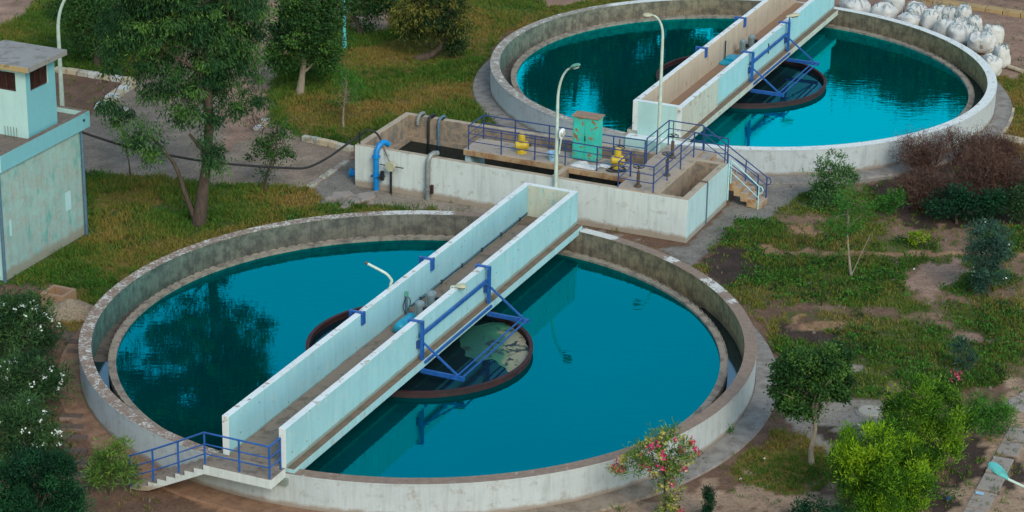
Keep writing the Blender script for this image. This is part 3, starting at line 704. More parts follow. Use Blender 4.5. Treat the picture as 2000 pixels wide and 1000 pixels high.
MB().box(ch, 3.90, 8.05, 1.35, 2.85, 1.44, 1.662, 0, mt=1).build('platform_slab', SL, dc, bevel=.01)
MB().box(ch, 8.06, 10.60, 1.30, 2.85, 1.42, 1.645, 0, mt=1).build('platform_slab', SL, dc, bevel=.01)
MB().box(ch, 10.61, 12.10, .05, 5.35, 1.46, 1.672, 0, mt=1).build('walkway_slab', SL, dc, bevel=.01)
MB().box(ch, 12.11, 12.6, 4.40, 5.35, 1.30, 1.62, 0, mt=1).build('landing', SL, dc, bevel=.01)
mb = MB(); 
for (a0, a1, z) in ((.4, 10.45, .62), (10.69, 12.02, .5), (12.26, 13.12, .28)): mb.prism([ch(a0, .25), ch(a1, .25), ch(a1, 4.0), ch(a0, 4.0)], z-.02, z)
mb.build('water', MT['waterd'], None, ch(5, 2, .5), kind='structure')
# stairs beside the chamber
st = empty('stair', ch(12.6, 4.9, 0), 'concrete stair running down from the chamber walkway towards the right', 'stair')
SM = [MT['slab_edge'], MT['slab']]
nst = 8
for k in range(nst):
    z = 1.62-(k+1)*1.62/(nst+1); MB().box(ch, 12.60+k*.26, 12.86+k*.26+.02, 4.45, 5.35, max(0.0, z-.34), z, 0, mt=1).build('step', SM, st, bevel=.01)
# railings
def rail(name_label, posts, base_z, hh, levels, mat, cat='railing', r=.022, group=None, posts_from=None, name='guard_rail'):
    """posts: list of xyz of feet; hh height; one rail tube per level"""
    P0 = [np.array(p, float) for p in posts]; c = P0[0]
    t = empty(name, c, name_label, cat, group)
    for i, p in enumerate(P0):
        if posts_from and i not in posts_from: continue
        MB().tube([p, p+[0, 0, hh]], r*1.15, 8).build('post', mat, t)
    for lv in levels:
        for p, q in zip(P0, P0[1:]):
            MB().tube([p+[0, 0, hh*lv], q+[0, 0, hh*lv]], r*(1.1 if lv == 1 else .8), 8).build('rail', mat, t)
    return t
nv = MT['navy']; LV = (.40, .72, 1.0)
LV = (.36, .68, 1.0)
rail('navy railing along the front edge of the valve platform', [ch(4.08, 1.42, 1.66), ch(5.43, 1.42, 1.66), ch(6.80, 1.42, 1.66), ch(8.03, 1.42, 1.66), ch(9.3, 1.42, 1.645), ch(10.62, 1.42, 1.66)], 0, .95, LV, nv)
rail('navy railing along the back edge of the valve platform', [ch(4.08, 1.50, 1.66), ch(4.08, 2.78, 1.66), ch(5.40, 2.78, 1.66), ch(6.80, 2.78, 1.66), ch(8.05, 2.78, 1.66), ch(9.4, 2.78, 1.64), ch(10.66, 2.78, 1.67)], 0, .95, LV, nv, posts_from=(1, 2, 3, 4, 5, 6))
rail('navy railing round the front end of the crosswalk', [ch(10.66, 1.36, 1.67), ch(10.66, .12, 1.67), ch(12.02, .12, 1.67), ch(12.02, 1.54, 1.67), ch(12.02, 2.94, 1.67), ch(12.02, 4.36, 1.67), ch(13.36, 4.36, 1.65)], 0, .98, LV, nv)
rail('navy railing along the back left edge of the crosswalk', [ch(10.66, 2.95, 1.67), ch(10.66, 4.05, 1.67), ch(10.66, 5.28, 1.67), ch(12.06, 5.28, 1.67)], 0, .98, LV, nv)
def sloped(label, top, bot, n, hh, mat, r=.022, levels=(.36, .68, 1.), curl=False):
    t = empty('stair_rail', bot, label, 'stair rail')
    P = [top+(bot-top)*k/(n-1) for k in range(n)]
    for p in P: MB().tube([p, p+[0, 0, hh]], r*1.15, 8).build('post', mat, t)
    for lv in levels: MB().tube([top+[0, 0, hh*lv], bot+[0, 0, hh*lv]], r*(1.1 if lv == 1 else .8), 8).build('rail', mat, t)
    if curl:
        e = bot+[0, 0, hh]; d = (bot-top); d[2] = 0; d /= np.linalg.norm(d)
        MB().tube([e, e+d*.12+[0, 0, -.03], e+d*.17+[0, 0, -.14], e+d*.12+[0, 0, -.26], e+[0, 0, -.3]], r, 8).build('end_loop', mat, t)
    return t
sloped('navy stair rail on the tank side of the chamber stair', ch(12.1, 5.28, 1.66), ch(14.65, 5.28, .06), 4, .95, nv, curl=True)
sloped('upper navy stair rail starting from the chamber corner', ch(13.36, 4.42, 1.0), ch(14.55, 4.50, .35), 2, 1.0, nv, levels=(.55, 1.0))
sloped('pale cyan stair rail at the foot of the chamber stair', ch(13.5, 4.44, .85), ch(14.62, 4.44, .0), 2, .92, MT['cyanpaint'], curl=True, levels=(.5, 1.))
# handwheels on spindles
def handwheel(p, h, label, rod=0):
    t = empty('handwheel', p, label, 'valve wheel', 'valve wheels on the crosswalk')
    MB().tube([p, p+[0, 0, h*.75]], .065, 10).build('column', MT['iron'], t); MB().tube([p+[0, 0, h*.75], p+[0, 0, h+.03+rod]], .022, 6).build('spindle', MT['iron'], t)
    MB().lathe(p, [(0, 0), (.14, 0), (.14, .05), (.07, .1)], 12).build('foot', MT['iron'], t)
    mb = MB(); R = .20; pts = [p+[R*math.cos(a), R*math.sin(a), h] for a in np.linspace(0, 2*math.pi, 25)]; mb.tube(pts, .018, 6, cap=False); mb.build('rim', MT['dark'], t)
    for k in range(4): a = k*math.pi/2+.4; MB().bar(p+[0, 0, h], p+[R*math.cos(a), R*math.sin(a), h], .02, .02).build('spoke', MT['dark'], t)
handwheel(ch(11.30, .47, 1.672), .78, 'front handwheel on the crosswalk, near the front railing')
handwheel(ch(11.82, 2.05, 1.672), .85, 'middle handwheel on the crosswalk, beside the open pit')
handwheel(ch(11.32, 3.95, 1.672), .88, 'back handwheel with a tall spindle, nearest the far footbridge', .55)
handwheel(ch(9.35, 3.55, .8), 1.1, 'thin capped spindle rising behind the valve platform', .3)
# yellow actuators
def actuator(p, label, tilt=0):
    t = empty('valve_actuator', p, label, 'valve actuator', 'yellow valve actuators on the platform')
    y = MT['yellow']
    MB().lathe(p, [(0, 0), (.20, 0), (.20, .05), (.10, .08), (.10, .16)], 16).build('base', y, t)
    mb = MB(); mb.tube([p+[-.26, 0, .30], p+[-.22, 0, .30], p+[.2, .0, .30], p+[.27, .0, .30]], [.10, .17, .17, .08], 14); mb.build('housing', y, t, smooth=True)
    MB().tube([p+[.27, 0, .3], p+[.36, 0, .3]], .05, 8).build('cable_gland', MT['dark'], t)
    MB().box(fr(p[:2]), -.09, .09, -.09, .09, p[2]+.46, p[2]+.50).build('neck', y, t)
    MB().lathe(p, [(0, .46), (.13, .46), (.13, .72), (.10, .76), (0, .77)], 12).build('motor', y, t)
    return t
actuator(ch(6.02, 1.98, 1.662), 'left yellow valve actuator, in the middle of the platform')
actuator(ch(9.85, 2.10, 1.645), 'right yellow valve actuator, close to the crosswalk railing')
cb = empty('control_cabinet', ch(8.45, 2.45, 1.66), 'tall turquoise steel cabinet with rust patches on the valve platform', 'cabinet')
MB().box(ch, 7.98, 8.98, 2.2, 2.7, 1.70, 3.34).build('body', MT['cab'], cb, bevel=.01)
MB().box(ch, 7.93, 9.03, 2.15, 2.78, 3.342, 3.39).build('top', MT['cabtop'], cb, bevel=.008)
MB().box(ch, 8.03, 8.46, 2.178, 2.199, 1.76, 3.28).build('door', MT['cab'], cb, bevel=.004)
MB().box(ch, 8.475, 8.93, 2.178, 2.199, 1.76, 3.28).build('door', MT['cab'], cb, bevel=.004)
MB().box(ch, 8.485, 8.51, 2.15, 2.177, 2.45, 2.65).build('handle', MT['dark'], cb)
MB().box(ch, 8.0, 8.96, 2.22, 2.68, 1.662, 1.70).build('plinth', MT['cabtop'], cb)
bk = empty('bucket', ch(7.38, 1.75, 1.662), 'pale blue plastic bucket on the platform beside the lamp post', 'bucket')
MB().lathe(ch(7.38, 1.75, 1.662), [(0, 0), (.13, 0), (.18, .30), (.165, .30), (.12, .03), (0, .03)], 16).build('pail', MT['bucket'], bk, smooth=True)
MB().lathe(ch(7.38, 1.75, 1.662), [(.18, .29), (.195, .29), (.195, .31), (.18, .31)], 16, close=True).build('lip', MT['bucket'], bk)
MB().tube([ch(7.38+.18*math.cos(a), 1.75, 1.962-.12*math.sin(a)) + np.array([0, -.19*math.sin(a), 0]) for a in np.linspace(0, math.pi, 9)], .008, 5).build('handle', MT['dark'], bk)
mb = MB(); g_ = 10
for (a0, b0, w, d, lab) in ((8.2, 1.42, 1.05, .55, 'white crumpled sheet lying in front of the rusty cabinet'), (9.15, 1.85, .5, .45, 'white crumpled sack beside the right yellow actuator')):
    mb = MB(); n_ = 14; vs_ = []; fs_ = []
    for i in range(n_+1):
        for j in range(n_+1):
            u_, v_ = i/n_, j/n_; e_ = 1 - max(abs(u_-.5), abs(v_-.5))*2
            jx = (vn(u_*6+a0, v_*6)-.5)*.12
            vs_.append(tuple(ch(a0+u_*w+jx, b0+v_*d+jx, 1.668+.16*min(1, e_*2)*vn(u_*5+a0*3, v_*5+2)**1.5)))
    for i in range(n_):
        for j in range(n_): q = i*(n_+1)+j; fs_.append((q, q+n_+1, q+n_+2, q+1))
    mb.add(vs_, fs_); o_ = mb.build('sheet', MT['sack'], None, ch(a0, b0, 1.66), smooth=True, label=lab, cat='sheet'); sd = o_.modifiers.new('s', 'SOLIDIFY'); sd.thickness = .01
MB().tube([ch(9.6, 1.62, 1.67), ch(9.8, 1.5, 1.68), ch(10.1, 1.6, 1.68), ch(10.3, 1.85, 1.68), ch(10.1, 2.1, 1.7), ch(9.75, 1.95, 1.7), ch(9.65, 1.75, 1.69), ch(10.0, 1.66, 1.69), ch(10.25, 1.9, 1.7)], .03, 8).build('hose', MT['black'], None, ch(9.6, 1.7, 1.66), label='black hose coiled at the foot of the right yellow actuator', cat='hose')
# pipes over the walls
bp_ = empty('riser_pipe', ch(.98, -.14, 0), 'bright blue pipe climbing over the chamber front wall at its left end', 'pipe')
MB().tube([ch(.98, -.16, 0), ch(.98, -.16, 1.35), ch(.99, -.12, 1.60), ch(1.02, -.02, 1.76), ch(1.08, .14, 1.86), ch(1.14, .30, 1.84), ch(1.2, .44, 1.72)], .108, 16).build('pipe', MT['bpipe'], bp_, smooth=True)
for z_ in (.62, 1.38): MB().lathe(ch(.98, -.16, z_), [(.12, -.03), (.165, -.03), (.165, .03), (.12, .03)], 16, close=True).build('flange', MT['bpipe'], bp_)
MB().box(ch, .80, 1.30, -.30, -.02, .60, .63).build('clamp', MT['dark'], bp_)
MB().box(ch, 1.2, 1.32, -.26, -.14, .50, .86).build('bracket', MT['dark'], bp_)
gp = empty('riser_pipe', ch(3.12, -.1, 0), 'grey steel pipe hooked over the chamber front wall, right of the blue pipe', 'pipe')
MB().tube([ch(3.12, -.12, 0), ch(3.12, -.12, 1.35), ch(3.13, -.08, 1.58), ch(3.17, .02, 1.72), ch(3.24, .15, 1.78), ch(3.32, .32, 1.74)], .10, 14).build('pipe', MT['gpipe'], gp, smooth=True)
MB().lathe(ch(3.12, -.12, .42), [(.09, -.03), (.14, -.03), (.14, .03), (.09, .03)], 14, close=True).build('flange', MT['gpipe'], gp)
MB().box(ch, 3.26, 3.36, -.2, -.1, .28, .62).build('lever', MT['red'], gp)
va = empty('gauge_post', ch(1.62, -.2, 0), 'round dial on a dark post beside the blue pipe', 'gauge')
MB().tube([ch(1.62, -.2, 0), ch(1.62, -.2, .98)], .05, 8).build('post', MT['dark'], va)
dd = np.array([-U[0], -U[1], 0]); c0 = ch(1.62, -.18, 1.12)
MB().tube([c0, c0+dd*.12], .19, 18).build('dial', MT['lampcream'], va)
MB().bar(ch(1.15, -.2, 1.12), ch(2.15, -.2, 1.12), .03, .03).build('cross_bar', MT['dark'], va)
MB().tube([ch(1.22, .0, 1.75), ch(1.4, -.12, 1.5), ch(1.58, -.2, 1.25)], .02, 6).build('hose', MT['iron'], va)
MB().box(ch, .83, .875, -.012, -.001, .05, 1.60).build('pipe_strap', MT['yellow'], None, ch(.85, 0, 0), label='thin yellow strip down the chamber wall left of the blue pipe', cat='strip')
sb = empty('stub_pipe', ch(-.2, 1.2, .2), 'short bright blue pipe stub at the left end of the chamber', 'pipe')
MB().tube([ch(-.45, .55, .28), ch(-.02, .55, .28)], .13, 14).build('pipe', MT['bpipe'], sb)
MB().tube([ch(-.47, .55, .28), ch(-.41, .55, .28)], .17, 14).build('flange', MT['bpipe'], sb)
for i_, (a_, m_, lab) in enumerate(((.72, 'gpipe', 'leftmost pipe hooked over the chamber back wall, pale grey and short'), (1.18, 'dark', 'middle pipe hooked over the chamber back wall, black'), (1.62, 'bluegrey', 'rightmost pipe hooked over the chamber back wall, blue grey'))):
    t = empty('wall_pipe', ch(a_, 4.2, 1.65), lab, 'pipe', 'pipes over the chamber back wall')
    low = 1.35 if i_ == 0 else .45
    MB().tube([ch(a_, 4.62, 1.0), ch(a_, 4.60, 1.55), ch(a_, 4.48, 1.69), ch(a_, 4.25, 1.725), ch(a_, 4.06, 1.69), ch(a_-.02, 4.0, 1.52), ch(a_-.02, 3.99, low)], .07 if i_ == 0 else .055, 12).build('pipe', MT[m_], t, smooth=True)
    MB().box(ch, a_-.11, a_+.11, 4.10, 4.41, 1.652, 1.672).build('saddle', MT['dark'], t)
MB().tube([ch(13.43, 2.04, 0), ch(13.43, 2.04, 1.66)], .025, 8).build('wall_conduit', MT['bluegrey'], None, ch(13.43, 2.04, 0), label='thin grey conduit down the blue right wall of the chamber', cat='conduit')
MB().tube([ch(13.08, 2.0, 1.70), ch(13.43, 2.04, 1.68)], .03, 8).build('drain_pipe', MT['iron'], None, ch(13.1, 2, 1.65), label='short pipe lying across the right wall of the chamber', cat='pipe')
MB().tube([ch(13.44, 4.36, .2), ch(13.44, 4.36, 1.72)], .03, 8).build('corner_post', MT['cyanpaint'], None, ch(13.43, 4.36, .2), label='pale cyan post at the right back corner of the chamber', cat='post')
# the black hose from the tower to the chamber
hp = [tw(.12, -.05, 3.90)]
for px_, py_, d_ in ((240, 284, 0), (320, 301, 0), (400, 315, 0), (480, 323, 0), (560, 328, 0), (600, 327, 0), (640, 308, 0), (680, 280, 0)):
    f_ = (px_-165)/(735-165); y_ = 82.8+(CH0[1]+.6-82.8)*f_; hp.append(at_y(px_, py_, y_))
hp.append(ch(.12, .30, 1.98))
def smooth_path(p, k=6):
    p = [np.array(q, float) for q in p]; P = [p[0]]+p+[p[-1]]; out = []
    for i in range(1, len(P)-2):
        for j in range(k):
            t = j/k; a, b_, c, d = P[i-1], P[i], P[i+1], P[i+2]
            out.append(.5*((2*b_)+(-a+c)*t+(2*a-5*b_+4*c-d)*t*t+(-a+3*b_-3*c+d)*t**3))
    return out+[p[-1]]
MB().tube(smooth_path(hp), .045, 8).build('hose', MT['black'], None, hp[0], smooth=True, label='long black hose sagging from the turquoise building to the chamber corner', cat='hose')
MB().tube(smooth_path([ch(.12, .30, 1.98), ch(.3, .4, 2.15), ch(.6, .5, 2.1), ch(.88, .4, 1.9), ch(1.0, .3, 1.6)]), .04, 8).build('hose', MT['black'], None, ch(.1, .3, 1.65), smooth=True, label='black hose arching over the chamber corner to the blue pipe', cat='hose')
MB().tube([ch(.12, .18, 1.65), ch(.12, .18, 2.15)], .03, 6).build('stake', MT['dark'], None, ch(.12, .18, 1.65), label='dark stake holding the hose on the chamber corner', cat='stake')

# ------------------------------------------------------------------ stair and landing of the near footbridge
es = empty('entry_stair', b1(-1, -11.4, 0), 'white edged concrete stair and landing leading up to the near footbridge', 'stair')
EM = [MT['cham_out'], MT['deck']]
def platf(pts, z0, z1): return MB().prism([b1(a, b_) for a, b_ in pts], z0, z1, 0, mt=1)
platf([(-1.15, -11.5), (1.02, -11.5), (1.02, -10.66), (.7, -10.72), (0, -10.76), (-.7, -10.72), (-1.15, -10.66)], 1.0, 1.285).build('landing', EM, es, bevel=.01)
platf([(-.795, -10.755), (.795, -10.755), (.795, -10.63), (-.795, -10.63)], 1.0, 1.288).build('threshold', EM, es)
nS = 8; run = 2.45/nS
for k in range(nS):
    zt = 1.285-(k+1)*1.285/(nS+.3); a1_ = -1.155-k*run
    MB().prism([b1(a1_-run, -11.5), b1(a1_, -11.5), b1(a1_, -10.62), b1(a1_-run, -10.62)], [max(0, zt-.30), max(0, zt-.14), max(0, zt-.14), max(0, zt-.30)], zt, 0, mt=1).build('step', EM, es, bevel=.006)
bb = MT['blue']
rl = empty('guard_rail', b1(-3.55, -11.42, 0), 'bright blue railing along the entry stair and landing of the near footbridge', 'railing')
RP = [b1(-3.62, -11.42, .02), b1(-2.85, -11.42, .38), b1(-2.0, -11.42, .82), b1(-1.13, -11.42, 1.285), b1(-.02, -11.42, 1.285), b1(.94, -11.42, 1.285), b1(.94, -10.80, 1.285)]
HT = [.98, .98, .98, .98, .98, .98, .98]
for p in RP: MB().tube([p, p+[0, 0, .98]], .030, 8).build('post', bb, rl)
for p, q in zip(RP, RP[1:]):
    for lv in (.33, .64, 1.): MB().tube([p+[0, 0, .98*lv], q+[0, 0, .98*lv]], .028 if lv == 1 else .020, 8).build('rail', bb, rl)

# ------------------------------------------------------------------ lamps
def lamp_head(name, tip, dirv, L, mat, t, w=.17):
    """cobra head: dirv = horizontal pointing direction (unit), tip = where it joins the arm"""
    d = np.array(dirv, float); d /= np.linalg.norm(d); sd = np.cross(d, [0, 0, 1]); sd /= np.linalg.norm(sd); up = np.cross(sd, d)
    prof = [(0, .045, .04), (.12, .07, .06), (.3, .8*w, .085), (.6, w, .10), (.85, .9*w, .085), (1., .45*w, .04)]
    vs = []; m_ = 12
    for s, a, h in prof:
        for j in range(m_):
            an = 2*math.pi*j/m_; y = math.sin(an); vs.append(tip+d*s*L+sd*a*math.cos(an)+up*(h*y if y > 0 else h*.45*y))
    fs = []
    for i in range(len(prof)-1):
        for j in range(m_): fs.append((i*m_+j, (i+1)*m_+j, (i+1)*m_+(j+1) % m_, i*m_+(j+1) % m_))
    fs.append(tuple(range(m_))); fs.append(tuple((len(prof)-1)*m_+j for j in range(m_-1, -1, -1)))
    h = MB().add(vs, fs).build(name, mat, t, smooth=True)
    vs = [tip+d*L*(.60+.30*math.cos(2*math.pi*j/14))+sd*w*.78*math.sin(2*math.pi*j/14)-up*.05 for j in range(14)]; vs += [v-up*.045-(v-(tip+d*L*.6-up*.05))*.3 for v in vs]
    MB().add(vs, [tuple(range(14)), tuple(range(27, 13, -1))]+[(j, 14+j, 14+(j+1) % 14, (j+1) % 14) for j in range(14)]).build('glass', MT['glass'], t, smooth=True)
def street_lamp(base, zc, arm_end, headL, label, headmat, mat=None, r0=.075, head=True, hd=None):
    mat = mat or MT['pole']; t = empty('street_lamp', base, label, 'street lamp', 'curved pole street lamps')
    b_ = np.array(base, float); e = np.array(arm_end, float)
    top = b_.copy(); top[2] = zc
    MB().lathe(b_, [(0, 0), (.14, 0), (.14, .03), (r0*1.3, .05), (r0*1.3, .5), (r0*1.05, .55)], 12).build('base_sleeve', mat, t)
    MB().tube([b_+[0, 0, .02], (b_+top)/2, top], [r0, r0*.9, r0*.72], 12).build('pole', mat, t, smooth=True)
    pts = []
    H = e[2]-top[2]; h = e-top; h[2] = 0
    for k in range(11):
        a = k/10*math.pi/2*.86
        pts.append(top+h*(1-math.cos(a))/(1-math.cos(math.pi/2*.86))+np.array([0, 0, H*math.sin(a)/math.sin(math.pi/2*.86)]))
    MB().tube(pts, list(np.linspace(r0*.72, r0*.45, 11)), 10).build('arm', mat, t, smooth=True)
    if head:
        d = pts[-1]-pts[-2]; d = hd if hd is not None else d; lamp_head('lamp_head', pts[-1], d, headL, headmat, t)
    return t
L1 = ch(8.33, -.16, 0)
e1 = at_y(1114, 133, L1[1]-.25)
l1o = street_lamp(L1, 4.7, e1, .50, 'pale curved street lamp with green head standing against the front wall of the chamber', MT['lampgreen'], hd=np.array([.55, -.62, .42]))
pb_ = at_y(1090, 318, L1[1]-.05)
t = empty('broken_lamp', at_y(1094, 300, L1[1]-.08), 'broken white lamp head hanging upside down on the pole beside the rusty cabinet', 'lamp')
MB().tube([at_y(1092, 300, L1[1]-.08), at_y(1094, 285, L1[1]-.12), at_y(1096, 272, L1[1]-.15)], .03, 8).build('arm', MT['pole'], t)
lamp_head('lamp_head', at_y(1096, 272, L1[1]-.15), np.array([.10, -.1, .9]), .42, MT['lampwhite'], t, .15)
L2 = ch(9.80, 6.55, 0)
e2 = at_y(1276, 30, L2[1]-.1)
street_lamp(L2, 5.5, e2, .40, 'pale curved street lamp in front of the far footbridge end', MT['lampcream'], hd=np.array([-.95, -.15, .03]))
L3 = at(126, 287, 0)
street_lamp(L3, 4.75, at_y(150, -22, L3[1]), .5, 'pale curved street lamp behind the turquoise building, head cut off by the frame', MT['lampgreen'], r0=.10)
L4 = at(673, 97, 0)
street_lamp(L4, 4.7, at_y(690, -160, L4[1]), .5, 'lamp post with peeling teal paint rising behind the broad tree', MT['lampgreen'], MT['poleteal'])
L5 = b1(-1.25, .12, 0.3)
t = empty('lamp_arm', b1(-1.14, .12, 1.0), 'bare bent lamp arm without head behind the left parapet of the near footbridge', 'lamp arm')
pp = [b1(-1.10, .12, 1.0), b1(-1.10, .12, 2.3)]+[at_y(x_, y_, b1(-1.1, .12)[1]) for x_, y_ in ((765, 549), (762, 543), (756, 536), (745, 529), (718, 515))]
MB().tube(smooth_path(pp), .045, 8).build('arm', MT['pole'], t, smooth=True); MB().tube([pp[-1], at_y(713, 512, pp[-1][1])], .05, 8).build('cap', MT['iron'], t)
# floodlight on the near bridge's right parapet, and the lamp on the far frame
fl = empty('floodlight', b1(1.05, .55, 1.9), 'small cream floodlight on a thin bent post on the right parapet of the near footbridge', 'floodlight')
fy = b1(1.06, .75)[1]
q0, q1, q2, q3 = at_y(880, 596, fy), at_y(880, 572, fy), at_y(880, 563, fy), at_y(889, 559, fy)
MB().tube([q0, q1], .03, 8).build('bracket', MT['dark'], fl); MB().tube(smooth_path([q1, q2, at_y(882, 559, fy), q3]), .02, 6).build('arm', MT['pole'], fl)
lamp_head('lamp_head', q3, np.array([1, -.12, .0]), .36, MT['lampcream'], fl, .13)
fz = empty('floodlight', b2(1.18, 2.62, 2.5), 'cream lamp head fixed on top of the far blue frame post', 'floodlight')
pz = b2(1.18, 2.62, 2.53)
MB().tube([pz, pz+[0, 0, .22]], .035, 8).build('bracket', MT['blue'], fz)
lamp_head('lamp_head', pz+[-.15, 0, .25], np.array([1, .25, .12]), .62, MT['lampcream'], fz, .14)
MB().tube([b2(1.05, .3, 1.75), b2(1.05, .3, 2.2)], .025, 6).build('conduit', MT['dark'], None, b2(1.05, .3, 1.75), label='short dark conduit on the outside of the far footbridge right parapet', cat='conduit')
# lamp at the lower right edge
hx = at(1934, 905, 6.0); ey = at(1969, 936, 5.8)
gbase = at(2150, 1240, 0.0)
t = empty('street_lamp', (ey[0]+2.1, ey[1]-1.2, 0), 'teal headed street lamp leaning in at the lower right edge of the frame', 'street lamp', 'curved pole street lamps')
bs = np.array([ey[0]+2.1, ey[1]-1.2, 0.]); tp = bs+[0, 0, 4.2]
MB().tube([bs, tp], [.09, .065], 12).build('pole', MT['pole'], t, smooth=True)
MB().tube(smooth_path([tp, tp+[-.25, .12, .75], tp+[-.9, .5, 1.25], ey]), .035, 10).build('arm', MT['pole'], t, smooth=True)
lamp_head('lamp_head', ey, hx-ey, .62, MT['lampteal'], t, .17)
# ------------------------------------------------------------------ turquoise building with its lookout booth
bd = empty('guard_building', tw(-2.5, -2.5, 0), 'turquoise concrete building with a windowed lookout booth on its roof', 'building')
BM = [MT['tower'], MT['mint'], MT['turq'], MT['stone']]
MB().box(tw, -5.2, 0, -4.95, 0, 0, 3.95, 0, ms=[1, 0, 0, 0]).build('wall', BM, bd)
fz0, fz1 = 3.952, 4.55
for nm, (a0, a1, b0_, b1_) in (('fascia', (-.12, .10, -4.95, .50)), ('fascia', (-5.3, -.121, -4.95, -4.75)), ('fascia', (-5.3, -.121, .30, .50))):
    MB().box(tw, a0, a1, b0_, b1_, fz0, fz1, 2, ms=[1, 2, 2, 2], mt=3).build(nm, BM, bd, bevel=.008)
MB().box(tw, -5.3, -.121, -4.749, .299, 3.952, 4.38, 3).build('roof_deck', BM, bd)
g5 = tw
a0, a1, b0_, b1_ = -2.25, -.34, -2.62, -.86
zb, zt_ = 4.38, 6.88
wl, wh = 6.02, 6.70       # window band
# booth walls built round real openings
T_ = .16
MB().box(tw, a1-T_, a1, b0_, b1_, zb, wl, 2, ms=[1, 2, 2, 2]).build('booth_wall', BM, bd)
MB().box(tw, a1-T_, a1, b0_, b1_, wh, zt_, 2, ms=[1, 2, 2, 2]).build('booth_wall', BM, bd)
for q0_, q1_ in ((b0_, b0_+.26), (b1_-.42, b1_)): MB().box(tw, a1-T_, a1, q0_, q1_, wl+.001, wh-.001, 2, ms=[1, 2, 2, 2]).build('booth_pillar', BM, bd)
MB().box(tw, a0, a1-T_-.001, b0_, b0_+T_, zb, wl, 1).build('booth_wall', BM, bd)
MB().box(tw, a0, a1-T_-.001, b0_, b0_+T_, wh, zt_, 1).build('booth_wall', BM, bd)
MB().box(tw, a1-T_-.26, a1-T_-.001, b0_, b0_+T_, wl+.001, wh-.001, 1).build('booth_pillar', BM, bd)
MB().box(tw, a0, a0+.3, b0_, b0_+T_, wl+.001, wh-.001, 1).build('booth_pillar', BM, bd)
MB().box(tw, a0, a1-T_-.001, b1_-T_, b1_, zb, zt_, 2).build('booth_wall', BM, bd)
MB().box(tw, a0, a0+T_, b0_+T_, b1_-T_-.001, zb, zt_, 2).build('booth_wall', BM, bd)
def win_side(bq0, bq1, n):
    fr_ = MB().box(tw, a1-.12, a1-.06, bq0, bq1, wl, wl+.05).build('window', MT['wframe'], bd)
    MB().box(tw, a1-.12, a1-.06, bq0, bq1, wh-.05, wh).build('frame', MT['wframe'], fr_)
    for k in range(n+1):
        x_ = bq0+(bq1-bq0-.04)*k/n; MB().box(tw, a1-.13, a1-.05, x_, x_+.04, wl+.05, wh-.05).build('mullion', MT['wframe'], fr_)
    for k in range(n):
        x0_ = bq0+(bq1-bq0-.04)*k/n+.04; MB().box(tw, a1-.10, a1-.09, x0_, x0_+(bq1-bq0-.04)/n-.04, wl+.05, wh-.05).build('pane', MT['window'], fr_)
win_side(b0_+.26, b1_-.42, 3)
fw_ = MB().box(tw, a0+.3, a1-T_-.26, b0_+.05, b0_+.11, wl, wl+.05).build('window', MT['wframe'], bd)
MB().box(tw, a0+.3, a1-T_-.26, b0_+.05, b0_+.11, wh-.05, wh).build('frame', MT['wframe'], fw_)
for k in range(4):
    x_ = a0+.3+(a1-T_-.26-a0-.3-.04)*k/3; MB().box(tw, x_, x_+.04, b0_+.04, b0_+.12, wl+.05, wh-.05).build('mullion', MT['wframe'], fw_)
    if k < 3: MB().box(tw, x_+.04, x_+(a1-T_-.26-a0-.3-.04)/3, b0_+.07, b0_+.08, wl+.05, wh-.05).build('pane', MT['window'], fw_)
MB().box(tw, a0-.38, a1+.34, b0_-.32, b1_+.32, zt_+.001, zt_+.19, 0, ms=[1, 0, 0, 1], mt=0).build('booth_roof', [MT['roof'], MT['roofedge']], bd, bevel=.008)
dp = empty('downpipe', tw(.07, -.03, 0), 'blue grey downpipe at the right back corner of the turquoise building', 'downpipe')
MB().tube([tw(.07, -.03, .0), tw(.07, -.03, 3.9)], .06, 10).build('pipe', MT['bluegrey'], dp, smooth=True)
for z_ in (1.3, 2.6): MB().lathe(tw(.07, -.03, z_), [(.06, 0), (.075, 0), (.075, .08), (.06, .08)], 10, close=True).build('collar', MT['bluegrey'], dp)
dp = empty('downpipe', tw(.07, -4.95, 0), 'blue grey downpipe at the front corner of the turquoise building', 'downpipe')
MB().tube([tw(.03, -5.02, .0), tw(.03, -5.02, 3.9)], .06, 10).build('pipe', MT['bluegrey'], dp, smooth=True)
MB().box(tw, .001, .006, -1.15, -.80, 1.25, 1.95).build('painted_patch', MT['paint_patch'], bd)
MB().box(tw, .001, .006, -4.55, -4.42, 1.5, 2.1).build('painted_patch', MT['paint_patch'], bd)
for k in range(5): MB().tube([tw(-1.2+.12*k, -2.78, 4.38), tw(-1.2+.12*k, -2.78, 4.78)], .01, 5).build('rebar', MT['iron'], bd)
MB().tube([tw(.101, .1, 4.3), tw(.13, .1, 4.3)], .05, 8).build('spout', MT['dark'], bd)

